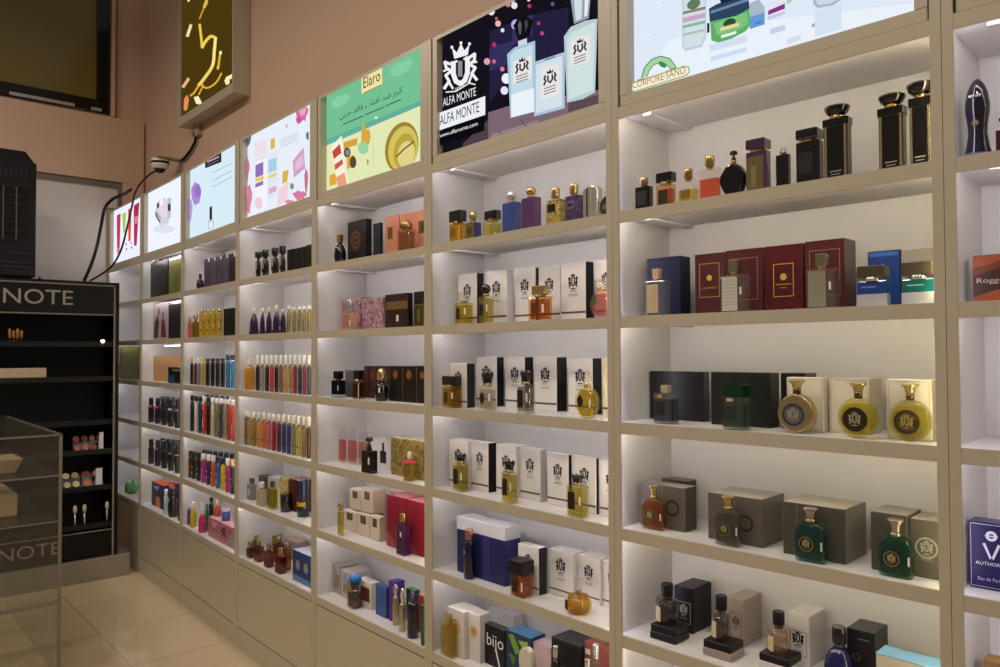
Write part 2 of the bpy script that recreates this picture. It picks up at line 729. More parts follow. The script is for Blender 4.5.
# --- red tubes (nearest the far wall)
A = Art(0); A.ground('#eef2ff')
A.zoom = (100, 187, 6.67)
A.poly([(112, 190), (138, 175), (131, 440), (114, 446)], '#c4365a')
A.poly([(114, 410), (131, 404), (131, 440), (114, 446)], '#e07a8d')
A.poly([(150, 180), (174, 167), (168, 300), (156, 308)], '#9ccf3c')
A.poly([(188, 150), (212, 138), (205, 358), (190, 365)], '#e0523e')
A.poly([(226, 125), (264, 100), (246, 388), (228, 396)], '#b52a55')
A.poly([(232, 200), (256, 190), (252, 240), (232, 250)], '#d7849d')
for x, y in ((175, 380), (178, 415), (210, 375), (214, 405)):
    A.blob(x, y, 4, 9, '#6d7690')
A.finish('small lit poster of red and green tubes, last one by the far wall')

# --- white bottles in a splash
A = Art(1); A.ground('#f1f5ff')
A.zoom = (100, 80, 3.92)
A.blob(248, 520, 30, 55, '#d3d5de', n=18, wob=.12)
A.blob(250, 505, 18, 34, '#e6d9de')
A.poly([(236, 470), (246, 466), (246, 490), (236, 494)], '#f6f6fb')
A.poly([(264, 466), (280, 460), (278, 540), (266, 545)], '#bfc3cd')
A.blob(272, 500, 6, 16, '#3c3f48')
A.blob(228, 492, 5, 12, '#4b4e58')
A.stroke([(219, 522), (226, 540), (236, 556)], 5, '#30343e')
A.stroke([(222, 515), (232, 535), (240, 545)], 3, '#6c7080')
A.blob(252, 585, 42, 16, '#dfe3f0', n=18)
A.stroke([(190, 440), (300, 392)], 2, '#c7cedd')
A.finish('small lit poster of white bottles in a grey splash')

# --- purple blot
A = Art(2); A.ground('#d9edf9')
A.zoom = (100, 80, 3.92)
A.poly([(412, 305), (476, 272), (476, 322), (412, 347)], '#2e2a30')
A.stroke([(422, 322), (466, 301)], 5, '#d9a7b5')
A.stroke([(422, 335), (466, 314)], 2, '#8d7f86')
for y in (345, 375, 400):
    A.stroke([(440, y + 20), (520, y - 20)], 3, '#a9bac8')
A.blob(378, 446, 20, 44, '#ad8ad2', wob=.1)
A.blob(384, 436, 12, 26, '#9a73c6')
A.blob(350, 510, 14, 50, '#b99be0', wob=.12)
A.poly([(431, 500), (441, 494), (441, 546), (431, 551)], '#24262c')
A.poly([(426, 553), (447, 544), (448, 580), (425, 588)], '#c5ced6')
A.poly([(431, 560), (442, 556), (442, 578), (431, 582)], '#eef6fb')
A.finish('lit poster with purple blots and a slim black applicator')

# --- pink flowers
A = Art(3, rec=0.035); A.ground('#e8effa')
A.zoom = (225, 90, 4.94)
A.poly([(92, 228), (132, 214), (124, 262), (95, 292)], '#5d6b75')
A.poly([(400, 215), (414, 205), (414, 250), (402, 240)], '#66727c')
A.blob(100, 395, 22, 70, '#d7799b', wob=.2)
A.blob(108, 540, 26, 80, '#d6829f', wob=.2)
A.blob(98, 520, 14, 50, '#edb8cb', wob=.2)
A.blob(380, 112, 32, 46, '#d56f9c', wob=.2)
A.blob(384, 105, 17, 24, '#eaa5c4', wob=.2)
A.blob(366, 150, 14, 18, '#c95b8d', wob=.2)
A.blob(306, 178, 6, 10, '#e4a9bd')
A.poly([(148, 265), (207, 243), (207, 585), (150, 608)], '#f5f4fb')
A.poly([(148, 265), (207, 243), (207, 335), (148, 356)], '#efe1ea')
A.poly([(153, 372), (192, 356), (192, 420), (153, 436)], '#8f73b6')
A.poly([(153, 440), (194, 424), (194, 442), (153, 458)], '#e9c94f')
A.poly([(153, 464), (192, 448), (192, 468), (153, 484)], '#8f73b6')
A.blob(170, 560, 20, 30, '#f0cfdd')
A.poly([(214, 318), (264, 296), (264, 525), (216, 545)], '#dfe9f5')
A.poly([(218, 350), (258, 333), (258, 395), (218, 412)], '#a9cfe6')
A.poly([(218, 425), (258, 408), (258, 425), (218, 440)], '#ecd07a')
A.poly([(220, 490), (258, 474), (258, 500), (220, 516)], '#dfa9c4')
A.poly([(230, 245), (251, 236), (251, 288), (230, 297)], '#dcb64a')
A.poly([(272, 490), (322, 450), (312, 548), (262, 578)], '#f0d3df')
A.poly([(290, 405), (320, 393), (312, 455), (288, 465)], '#d9b548')
A.poly([(298, 380), (310, 375), (312, 398), (298, 402)], '#f4efe6')
A.poly([(340, 352), (394, 285), (402, 388), (346, 434)], '#d39fc6')
A.poly([(352, 360), (390, 315), (394, 372), (352, 405)], '#e2bcd8')
A.blob(337, 477, 10, 16, '#6f9a72')
A.blob(375, 522, 34, 22, '#d97ba2', wob=.25)
A.blob(325, 556, 22, 12, '#dc8aac', wob=.25)
A.blob(408, 450, 9, 60, '#c77389', wob=.2)
for j in range(4):
    A.stroke([(282, 250 + 12 * j), (366, 212 + 12 * j)], 3, '#b4c0d4')
A.finish('lit poster of pink flowers and pastel bottles')

# --- green poster
A = Art(4, rec=0.035); A.ground('#e3e9b4')
A.zoom = (310, 30, 3.925)
A.poly([(45, 245), (440, 50), (438, 296), (45, 462)], '#74c194')
A.poly([(45, 440), (438, 276), (438, 296), (45, 462)], '#62ae9c')
A.blob(120, 280, 36, 22, '#8acfa4', sk=-.45, wob=.15)
A.blob(360, 150, 46, 26, '#86cda2', sk=-.45, wob=.15)
A.poly([(203, 182), (284, 140), (284, 214), (203, 252)], '#efe2a2')
A.text('Elaro', (208, 232), (277, 198), 42, '#3a3418')
A.stroke([(214, 248), (280, 216)], 3, '#8a7d40')
A.text('\ufef2\ufe91\ufeae\ufe9f \ufeaa\ufed7\ufe8e\ufed3 \ufe8f\ufe8e\ufe98\ufed3\ufe81 \ufeaa\ufebf \ufee1\ufeae\ufedb', (118, 350), (364, 245), 24, '#25392a')
A.stroke([(132, 372), (210, 338)], 4, '#3c5a44')
A.stroke([(218, 334), (290, 304)], 4, '#3c5a44')
A.stroke([(298, 300), (358, 274)], 4, '#3c5a44')
A.blob(262, 345, 7, 5, '#d8f0dc')
for x in (150, 250, 324):
    A.stroke([(x, 460 - .38 * (x - 150)), (x + 2, 570 - .3 * (x - 150))], 2, '#c3c99a')
A.poly([(80, 572), (106, 562), (106, 606), (80, 614)], '#e0a83a')
A.poly([(135, 442), (190, 424), (188, 452), (135, 468)], '#d9a13c')
A.poly([(86, 458), (128, 415), (154, 602), (112, 622)], '#f4f0da')
A.poly([(91, 478), (121, 448), (127, 484), (97, 508)], '#c4483a')
A.poly([(99, 530), (131, 508), (134, 526), (103, 552)], '#cf5c40')
A.poly([(106, 580), (140, 560), (148, 606), (114, 622)], '#e7a27c')
A.blob(150, 482, 14, 20, '#55584f')
A.blob(152, 482, 8, 12, '#8b8f86')
A.poly([(150, 500), (176, 492), (176, 540), (150, 546)], '#d7a443')
A.blob(174, 520, 13, 24, '#574733')
A.poly([(206, 440), (208, 372), (216, 362), (222, 392), (238, 392), (244, 420), (236, 452), (214, 460)], '#d9a640')
A.blob(214, 464, 21, 25, '#97d3a2')
A.blob(232, 520, 4, 12, '#a99a5a')
A.blob(366, 462, 66, 98, '#9c8430', n=26, sk=-.25)
A.blob(371, 468, 58, 88, '#d6c25e', n=26, sk=-.25)
A.blob(378, 478, 44, 70, '#b9a342', n=26, sk=-.25)
A.blob(384, 490, 34, 52, '#e2d486', n=24, sk=-.25)
A.stroke([(345, 500), (375, 470), (415, 440)], 6, '#6e5d24')
A.finish('lit green poster with a cream tube and golden bowl')

# --- dark perfume poster
A = Art(5, rec=0.03); A.ground('#15121b')
A.zoom = (420, 0, 4.17)
A.poly([(290, 130), (480, 60), (620, 30), (620, 230), (500, 260), (385, 300), (290, 430)], '#231f3d')
A.poly([(290, 200), (385, 170), (385, 260), (290, 300)], '#33305c')
A.poly([(385, 100), (470, 60), (470, 150), (385, 190)], '#3a2f63')
A.poly([(285, 470), (380, 440), (752, 375), (752, 470), (285, 592)], '#7b6670')
A.poly([(180, 600), (285, 500), (285, 592), (180, 620)], '#4c4046')
A.poly([(300, 560), (500, 500), (480, 530), (290, 585)], '#93808a')
A.poly([(620, 430), (752, 395), (752, 430), (620, 470)], '#5d4a50')
A.stroke([(330, 545), (350, 580)], 4, '#54444c')
A.stroke([(420, 500), (455, 550)], 4, '#54444c')
A.stroke([(660, 440), (700, 480)], 4, '#54444c')
for x, y, r, c in ((300, 50, 14, '#e9e2e6'), (328, 100, 12, '#e6b3b8'), (347, 128, 8, '#e8e0ea'), (312, 188, 9, '#b5345f'), (312, 258, 8, '#d76c8f'),
                   (283, 258, 13, '#e3a2b0'), (347, 290, 9, '#e57fa0'), (404, 105, 20, '#b9a7ee'), (404, 105, 11, '#eee8ff'), (372, 20, 11, '#d9818e'),
                   (398, 26, 13, '#f0e4ea'), (390, 5, 9, '#e8c9d2'), (462, 28, 8, '#c2355f'), (500, 100, 7, '#b83f78'), (515, 142, 8, '#c2477e'),
                   (366, 330, 20, '#eef0ff'), (358, 380, 16, '#e2e4fb'), (325, 80, 6, '#c05a70'), (460, 2, 7, '#e5dbe2'), (560, 20, 8, '#64518f')):
    A.blob(x, y, r, r * 1.1, c)
# crest
Wt = '#f2f0f0'
A.poly([(150, 248), (140, 200), (160, 222), (178, 184), (192, 214), (214, 186), (206, 232)], Wt)
for x, y in ((140, 200), (178, 182), (214, 186)):
    A.blob(x, y, 6, 7, Wt)
A.stroke([(147, 264), (147, 312), (158, 342), (176, 352), (195, 338), (206, 306), (206, 244)], 20, Wt)
A.stroke([(134, 270), (162, 258)], 9, Wt)
A.stroke([(192, 250), (220, 238)], 9, Wt)
A.stroke([(176, 262), (176, 318)], 18, '#8f8c92')
A.stroke([(134, 270), (112, 262), (118, 285), (138, 300), (116, 318), (130, 342), (110, 372)], 12, Wt)
A.stroke([(108, 300), (124, 292)], 8, Wt)
A.stroke([(130, 345), (146, 372)], 9, Wt)
A.stroke([(218, 242), (238, 228), (236, 256), (216, 272), (240, 286), (226, 310), (246, 336)], 12, Wt)
A.stroke([(246, 262), (228, 264)], 8, Wt)
A.stroke([(226, 314), (214, 348)], 9, Wt)
A.stroke([(118, 388), (160, 384), (215, 350), (240, 356)], 5, Wt)
A.text('AMOR', (156, 384), (196, 366), 13, Wt)
A.text('ALFA MONTE', (106, 448), (244, 402), 34, Wt)
A.poly([(76, 480), (283, 404), (283, 482), (76, 552)], '#eef0f4')
A.text('ALFA MONTE', (92, 528), (258, 470), 42, '#17151c')
A.poly([(76, 556), (280, 485), (280, 548), (76, 615)], '#0d0b10')
A.text('www.alfamonte.com', (92, 578), (252, 526), 16, '#f2f2f2')


def poster_label(x0, x1, y0, y1, sl):
    A.rect(x0, x1, y0, y1, sl, '#e9e5e2')
    cx = (x0 + x1) / 2
    cy = (y0 + y1) / 2 + sl * (x1 - x0) / 2
    K = '#24222a'
    A.stroke([(cx - 9, cy - 26 - sl * 9), (cx - 9, cy - 6 - sl * 9), (cx, cy + 4), (cx + 9, cy - 6 + sl * 9), (cx + 9, cy - 26 + sl * 9)], 7, K)
    A.poly([(cx - 12, cy - 34 - sl * 12), (cx - 14, cy - 48 - sl * 14), (cx - 5, cy - 41), (cx, cy - 54), (cx + 5, cy - 41), (cx + 14, cy - 48 + sl * 14), (cx + 12, cy - 34 + sl * 12)], K)
    for q in (-1, 1):
        A.stroke([(cx + q * 19, cy - 30 + sl * q * 19), (cx + q * 24, cy - 20 + sl * q * 24), (cx + q * 18, cy - 8 + sl * q * 18), (cx + q * 25, cy + 6 + sl * q * 25)], 8, '#3b3942')
    for j in range(3):
        A.stroke([(cx - 24, cy + 22 + 12 * j - sl * 24), (cx + 24, cy + 22 + 12 * j + sl * 24)], 4, '#77737a')


A.poly([(612, 158), (640, 118), (700, 92), (752, 84), (742, 390), (690, 418), (625, 432)], '#b9cdd0')
A.poly([(625, 170), (646, 140), (742, 98), (734, 380), (632, 420)], '#cfe0e0')
A.poly([(640, 0), (662, -22), (726, -30), (716, 82), (655, 106)], '#93a1ab')
A.poly([(655, 10), (672, -12), (690, -14), (686, 84), (662, 94)], '#d3dee4')
A.poly([(700, 0), (718, -10), (710, 72), (698, 76)], '#e9f0f3')
poster_label(642, 720, 175, 288, -.36)
A.poly([(378, 232), (408, 204), (495, 176), (497, 470), (392, 497)], '#a9c6d8')
A.poly([(390, 240), (412, 216), (484, 192), (486, 462), (400, 486)], '#c3dbe8')
A.poly([(395, 400), (490, 372), (492, 470), (396, 494)], '#e9f2f7')
A.poly([(404, 112), (424, 84), (455, 72), (488, 92), (472, 160), (426, 176)], '#121116')
A.poly([(424, 112), (432, 90), (440, 110), (436, 150), (430, 152)], '#5b5963')
A.poly([(452, 96), (462, 88), (466, 110), (456, 140)], '#45434d')
A.poly([(426, 178), (462, 166), (462, 188), (426, 200)], '#d2d8dc')
poster_label(405, 481, 262, 358, -.34)
A.poly([(494, 266), (622, 224), (622, 458), (494, 492)], '#aec6d8')
A.poly([(502, 278), (612, 240), (612, 448), (502, 478)], '#d3e1ec')
A.stroke([(540, 258), (580, 244)], 4, '#4f5a66')
poster_label(524, 600, 296, 424, -.34)
A.finish('lit dark poster with a white crest and three pale perfume bottles')

# --- green jar poster
A = Art(6, inset=(0.03, 0.03, 0.032, 0.02), rec=0.04); A.ground('#dfe9f7')
A.zoom = (610, 0, 5.0)
A.poly([(80, 480), (300, 200), (640, 120), (1560, 10), (1560, 70), (1540, 80)], '#e9f1fa')
A.blob(190, 172, 5, 6, '#ffffff')
A.blob(245, 12, 5, 6, '#ffffff')
A.poly([(362, -60), (482, -90), (482, 190), (460, 236), (376, 258), (362, 236)], '#bfcfd9')
A.poly([(370, -50), (476, -80), (474, 180), (455, 225), (380, 245), (370, 226)], '#d3dfe8')
A.poly([(366, 60), (478, 34), (478, 48), (366, 74)], '#8f7f6c')
A.blob(420, 22, 34, 26, '#5d7a62', sk=-.25)
A.poly([(366, 92), (478, 66), (478, 90), (366, 116)], '#c8a7c0')
A.poly([(366, 130), (478, 104), (478, 118), (366, 144)], '#86b796')
A.poly([(366, 170), (478, 146), (478, 158), (366, 184)], '#a9c9b4')
A.poly([(488, 120), (500, 116), (500, 164), (488, 168)], '#22242c')
A.poly([(504, 110), (700, 44), (704, 130), (680, 160), (610, 196), (545, 216), (510, 205)], '#5fae63')
A.poly([(520, 120), (690, 62), (694, 120), (650, 150), (540, 180)], '#7cc47c')
A.poly([(498, 46), (540, 22), (600, 4), (694, -24), (702, 44), (640, 80), (502, 112)], '#2d435f')
A.poly([(506, 58), (696, -6), (698, 8), (508, 72)], '#6b87a6')
A.poly([(550, -6), (640, -28), (642, -4), (560, 22)], '#16243a')
A.blob(602, 118, 32, 22, '#2e4a3a', sk=-.25)
A.poly([(556, 142), (648, 116), (650, 134), (556, 160)], '#e9d79a')
A.poly([(560, 180), (636, 158), (636, 172), (560, 195)], '#eef4ea')
A.poly([(704, 20), (748, 0), (778, 40), (778, 66), (704, 90)], '#a9b9c9')
A.poly([(704, 90), (778, 66), (778, 126), (704, 150)], '#639bd9')
A.stroke([(735, 122), (762, 112)], 6, '#3a5f9a')
A.poly([(796, -60), (880, -90), (880, 30), (796, 58)], '#e3e4f0')
A.poly([(796, 58), (880, 22), (880, 48), (796, 80)], '#86377f')
A.poly([(886, -40), (916, -50), (914, 14), (890, 26)], '#a9d0b5')
A.poly([(796, 88), (880, 60), (880, 76), (796, 106)], '#c9cbe0')
A.poly([(806, 150), (882, 128), (882, 156), (806, 178)], '#c6d0e6')
A.poly([(890, 200), (960, 178), (960, 206), (890, 228)], '#d6deee')
A.poly([(500, 230), (690, 180), (690, 215), (510, 262)], '#d3def0')
A.poly([(510, 290), (690, 240), (690, 262), (510, 312)], '#cbdcf6')
A.poly([(1016, 126), (1078, 104), (1078, 122), (1016, 144)], '#a7abc0')
A.poly([(1022, -40), (1170, -90), (1166, 4), (1120, 34), (1045, 46), (1024, 26)], '#aab5c6')
A.poly([(1034, -40), (1160, -84), (1156, 0), (1110, 24), (1050, 32), (1036, 18)], '#cbd7e6')
A.poly([(1030, 60), (1165, 20), (1165, 150), (1034, 190)], '#d4e2f2')
A.blob(955, 2, 10, 5, '#30343e')
# oval brand logo
A.poly([(165, 395), (180, 345), (215, 305), (262, 287), (306, 300), (334, 330), (344, 348), (312, 352), (290, 326), (262, 316), (226, 332), (204, 362), (196, 388)], '#a9d3a2')
A.stroke([(166, 396), (182, 342), (218, 302), (262, 286), (308, 298), (338, 338)], 5, '#3f8a4c')
A.stroke([(194, 388), (206, 358), (228, 330), (262, 316), (290, 326), (312, 350)], 4, '#3f8a4c')
A.blob(272, 328, 20, 14, '#3f8a4c', sk=.4)
A.stroke([(150, 408), (240, 388), (340, 346)], 9, '#3f8a4c')
A.poly([(104, 448), (116, 420), (380, 334), (406, 338), (410, 364), (396, 384), (130, 466), (110, 464)], '#8fb36a')
A.poly([(109, 446), (120, 424), (380, 340), (400, 343), (404, 362), (392, 379), (132, 460), (114, 458)], '#f4efd6')
A.text('CORPORE\u00b7SANO', (122, 450), (388, 372), 34, '#b5673a')
A.finish('large lit white poster with a green jar and oval logo')

# --- the last unit's poster, only its lower edge shows
A = Art(7); A.ground('#e6ecf5')
A.finish('lit poster cut off at the top of the picture')

# ------------------------------------------------------------------ products
ORD = ['leftmost', 'second', 'third', 'fourth', 'fifth', 'sixth', 'seventh', 'eighth', 'ninth', 'tenth', 'eleventh', 'twelfth', 'thirteenth']
SHELF = ['', 'top shelf', 'second shelf', 'third shelf', 'fourth shelf', 'fifth shelf', 'bottom shelf']
ROW = {'b': 0, 'k': 0, 'items': [], 'rects': []}


def row(b, k):
    flush()
    ROW['b'], ROW['k'], ROW['rects'] = b, k, []


def flush():
    its = ROW['items']
    if not its:
        return
    b, k = ROW['b'], ROW['k']
    where = SHELF[k] + (' under ' + PN[b] if b < 7 else ' of the cut-off unit')
    by = {}
    for o, desc, x, cat in its:
        by.setdefault(desc, []).append((x, o, cat))
    for desc, lst in by.items():
        lst.sort(key=lambda t: t[0])
        n = len(lst)
        for j, (x, o, cat) in enumerate(lst):
            d = desc
            if n == 2:
                d = ('left ' if j == 0 else 'right ') + desc
            elif n > 2:
                d = ('leftmost ' if j == 0 else 'rightmost ' if j == n - 1 else ORD[j] + ' ') + desc + ('' if j in (0, n - 1) else ' from left')
            lab = d + ', ' + where
            tag(o, lab, cat, (desc + 's on the ' + where)[:60] if n > 1 else None)
            if len(lab.replace(',', '').split()) > 16:
                print('LONG LABEL', lab)
    ROW['items'] = []


def crest(mb, cx, cz, s, y, mt, text=True):
    """small printed crest: crowned letter between two supporters, two short lines below"""
    S = lambda pts: mb.poly([(cx + s * p, y, cz + s * q) for p, q in pts], mt)
    S([(-.2, .3), (-.2, -.1), (-.12, -.28), (0, -.36), (0, -.2), (-.07, -.12), (-.08, .3)])
    S([(.2, .3), (.08, .3), (.07, -.12), (0, -.2), (0, -.36), (.12, -.28), (.2, -.1)])
    S([(-.24, .3), (.24, .3), (.24, .38), (-.24, .38)])
    S([(-.2, .42), (.2, .42), (.28, .66), (.12, .54), (0, .74), (-.12, .54), (-.28, .66)])
    for q in (-1, 1):
        S([(q * .22, -.3), (q * .5, -.44), (q * .42, -.2), (q * .52, .0), (q * .44, .1), (q * .54, .34), (q * .36, .46), (q * .24, .3), (q * .3, .1), (q * .22, 0)])
    S([(-.42, -.52), (0, -.44), (.42, -.52), (0, -.56)])
    if text:
        put_text(mb, 'ALFA', lambda x, z: (cx - s * .32 + x, y, cz - s * .78 + z), mt, s * .64, s * .2)
        put_text(mb, 'MONTE', lambda x, z: (cx - s * .45 + x, y, cz - s * 1.12 + z), mt, s * .9, s * .2)


def decals(mb, dec, w, h, y):
    for dd in dec:
        t = dd[0]
        if t == 'text':
            dd = (t, dd[2], dd[1]) + tuple(dd[3:])
        c = mat(dd[1], dd[-1] if dd[-1] in ('metal', 'gloss') else 'card')
        a = dd[2:]
        X = lambda f: (f - .5) * w
        if t == 'crest':
            crest(mb, X(a[0]), a[1] * h, a[2] * w, y - .0004, c)
        elif t == 'rect':
            mb.rect(X(a[0]), X(a[1]), a[2] * h, a[3] * h, y - .0003 - .0002 * (len(a) > 4 and a[4] == 2), c)
        elif t == 'frame':
            mb.frame(X(a[0]), X(a[1]), a[2] * h, a[3] * h, a[4] * w, y - .0005, c)
        elif t == 'disc':
            mb.disc(X(a[0]), a[1] * h, a[2] * w, y - .0004, c)
        elif t == 'ring':
            mb.ring(X(a[0]), a[1] * h, a[2] * w, a[3] * w, y - .0006, c)
        elif t == 'text':
            s, x0, x1, z, hh = a[:5]
            put_text(mb, s, lambda x, zz: (X(x0) + x, y - .0007, z * h + zz), c, (x1 - x0) * w, hh * h)
        elif t == 'poly':
            mb.poly([(X(p), y - .0005, q * h) for p, q in a[0]], c)


def carton(desc, x0, x1, yt, col, x2=None, d=.05, v=.1, yb=None, side=None, top=None, dec=(), kind='card', on=0.0, strip=None, lid=None, noun='perfume_box', cat='perfume box', turn=0.0):
    b, k = ROW['b'], ROW['k']
    z = LV[k] + on + 0.0008
    if yb is not None:
        v = min(max(v_at(b, x0, yb, z), 0.004), 0.24)
    u0 = u_at(b, x0, v, z)
    u1 = u_at(b, x1, v, z)
    u0 = max(u0, .017)
    u1 = min(u1, BW[b] - PT - .0085)
    if x2 is not None:
        d = bis(lambda q: proj(pos(b, u1, v + q, z))[0], 0.005, .27, x2)
    d = min(d, DEP - 0.003 - v)
    for (a0, a1, b0, b1, c0, c1) in ROW['rects']:
        if v < b1 and v + d > b0 and c0 - .001 <= z < c1:
            if a0 <= u0 < a1 + .0006:
                u0 = a1 + .0006
            if a0 - .0006 < u1 <= a1 and u0 < a0:
                u1 = a0 - .0006
            if u0 < a0 and u1 > a1:
                v = b1 + .002
                d = min(d, DEP - .003 - v)
    p = pos(b, u0, v, z)
    h = z_at(p, yt) - z
    hmax = LV[k - 1] - TS - 0.006 - z
    h = max(.012, min(h, hmax))
    ROW['rects'].append((u0, u1, v, v + d, z, z + h))
    w = u1 - u0 - 0.0012
    e = bay_e(b)
    root = pos(b, (u0 + u1) / 2, v + d / 2, z)
    rz = math.atan2(e.y, e.x) + turn
    bev = min(.0014, w * .05)
    bm_ = MB()
    hh = h - (lid[1] if lid else 0)
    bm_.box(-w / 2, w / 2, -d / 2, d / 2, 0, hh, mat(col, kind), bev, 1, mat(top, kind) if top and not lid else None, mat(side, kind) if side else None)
    if not dec and not strip and not lid:
        o = bm_.build(noun, None, root, rz)
    else:
        o = empty(noun, root, rz)
        bm_.build('carton', o)
        if lid:
            l = MB()
            l.box(-w / 2 - .001, w / 2 + .001, -d / 2 - .001, d / 2 + .001, hh, h, mat(lid[0], 'card'), .0015)
            l.build('lid', o)
        if dec:
            q = MB()
            decals(q, dec, w, h, -d / 2)
            q.build('print', o, fix=False)
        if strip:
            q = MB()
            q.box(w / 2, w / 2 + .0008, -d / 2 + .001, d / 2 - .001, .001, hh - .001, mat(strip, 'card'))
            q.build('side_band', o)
    ROW['items'].append((o, desc, x0, cat))
    return o


def outline(kind, w, h):
    P = []
    if kind == 'disc':
        r = w / 2
        ry = h / 2
        n = 30
        for i in range(n):
            a = -math.pi / 2 + 2 * math.pi * i / n
            P.append((r * math.cos(a), max(0.0, ry + ry * 1.02 * math.sin(a))))
        Q = []
        for p in P:
            if not Q or (Vector(p) - Vector(Q[-1])).length > 1e-5:
                Q.append(p)
        return Q
    if kind == 'flask':
        sh = .3 * h
        rb = .1 * w
        P = [(-w / 2 + rb, 0), (w / 2 - rb, 0), (w / 2 - rb * .3, rb * .3), (w / 2, rb)]
        n = 7
        for i in range(n + 1):
            a = math.pi / 2 * i / n
            P.append((w * .14 + w * .36 * math.cos(a), h - sh + sh * math.sin(a)))
        P += [(-x, z) for x, z in reversed(P[4:])]
        P += [(-w / 2, rb), (-w / 2 + rb * .3, rb * .3)]
        return P
    if kind == 'arch':
        P = [(-w / 2, 0), (w / 2, 0)]
        n = 10
        for i in range(n + 1):
            a = math.pi * i / n
            P.append((w / 2 * math.cos(a), h - w / 2 + w / 2 * math.sin(a)))
        return P
    if kind == 'dome':
        P = [(-w / 2, 0), (w / 2, 0)]
        n = 10
        for i in range(n + 1):
            a = math.pi * i / n
            P.append((w / 2 * math.cos(a), h * .8 + h * .2 * math.sin(a)))
        return P


PROF = {
    'cyl': [(.46, 0), (.5, .02), (.5, .96), (.46, 1)],
    'can': [(.46, 0), (.5, .02), (.5, .86), (.44, .93), (.3, .98), (.2, 1)],
    'mist': [(.44, 0), (.5, .03), (.5, .88), (.36, .97), (.22, 1)],
    'ballb': [(.3, 0), (.42, .1), (.5, .3), (.5, .5), (.44, .74), (.3, .92), (.18, 1)],
    'vase': [(.36, 0), (.4, .03), (.5, .5), (.49, .7), (.4, .86), (.22, .95), (.2, 1)],
    'flare': [(.46, 0), (.5, .02), (.44, .14), (.33, .4), (.36, .62), (.42, .78), (.34, .92), (.12, 1)],
    'gown': [(.48, 0), (.5, .06), (.42, .16), (.33, .34), (.35, .46), (.42, .6), (.43, .7), (.36, .84), (.24, .94), (.1, 1)],
    'bell': [(.48, 0), (.5, .04), (.42, .4), (.4, .6), (.3, .85), (.16, 1)],
    'jug': [(.4, 0), (.5, .06), (.5, .6), (.42, .8), (.25, .95), (.2, 1)],
    'tall': [(.46, 0), (.5, .01), (.47, .9), (.4, .97), (.3, 1)],
}


def cap_mesh(ck, w, z0, z1, mt):
    mb = MB()
    h = z1 - z0
    if ck == 'box':
        mb.box(-w / 2, w / 2, -w * .4, w * .4, z0, z1, mt, w * .05)
    elif ck == 'wide':
        mb.box(-w / 2, w / 2, -w * .28, w * .28, z0, z1, mt, w * .04)
    elif ck == 'cyl':
        mb.lathe([(w * .46, z0), (w * .5, z0 + h * .05), (w * .5, z1 - h * .08), (w * .44, z1)], mt, 18)
    elif ck == 'ball':
        n = 8
        r = h / 2
        mb.lathe([(w / 2 * math.sin(math.pi * i / n) if 0 < i < n else (0 if i == n else w * .15), z0 + r - r * math.cos(math.pi * i / n)) for i in range(n + 1)], mt, 18)
    elif ck == 'flare':
        mb.lathe([(w * .26, z0), (w * .28, z0 + h * .1), (w * .33, z0 + h * .55), (w * .5, z0 + h * .84), (w * .5, z0 + h * .97), (w * .46, z1)], mt, 20)
    elif ck == 'bowl':
        mb.lathe([(w * .16, z0), (w * .3, z0 + h * .06), (w * .42, z0 + h * .3), (w * .5, z0 + h * .72), (w * .5, z0 + h * .86), (w * .44, z0 + h * .95), (w * .2, z1)], mt, 22)
    elif ck == 'dome':
        n = 6
        mb.lathe([(w * .5, z0)] + [(w / 2 * math.cos(math.pi / 2 * i / n), z0 + h * .3 + h * .7 * math.sin(math.pi / 2 * i / n)) if i < n else (0, z1) for i in range(n + 1)], mt, 18)
    elif ck == 'crown':
        mb.lathe([(w * .34, z0), (w * .36, z0 + h * .15), (w * .42, z0 + h * .6), (w * .38, z0 + h * .68)], mt, 14)
        for j in range(6):
            a = 2 * math.pi * j / 6 + .5
            cx, cy = w * .38 * math.cos(a), w * .38 * math.sin(a)
            mb.lathe([(w * .1, z0 + h * .5), (w * .13, z0 + h * .8), (0, z1)], mt, 8, cx, cy)
        mb.lathe([(w * .14, z0 + h * .6), (w * .16, z0 + h * .85), (0, z1)], mt, 8)
    elif ck == 'pump':
        mb.lathe([(w * .3, z0), (w * .3, z0 + h * .35), (w * .14, z0 + h * .4), (w * .14, z0 + h * .6), (w * .5, z0 + h * .64), (w * .5, z0 + h * .9), (w * .3, z1)], mt, 16)
    elif ck == 'spray':
        mb.lathe([(w * .5, z0), (w * .5, z0 + h * .35), (w * .32, z0 + h * .4), (w * .32, z1)], mt, 16)
    elif ck == 'trap':
        mb.taper(w * .8, w * .6, w, w * .7, z0, z1, mt, w * .05)
    return mb


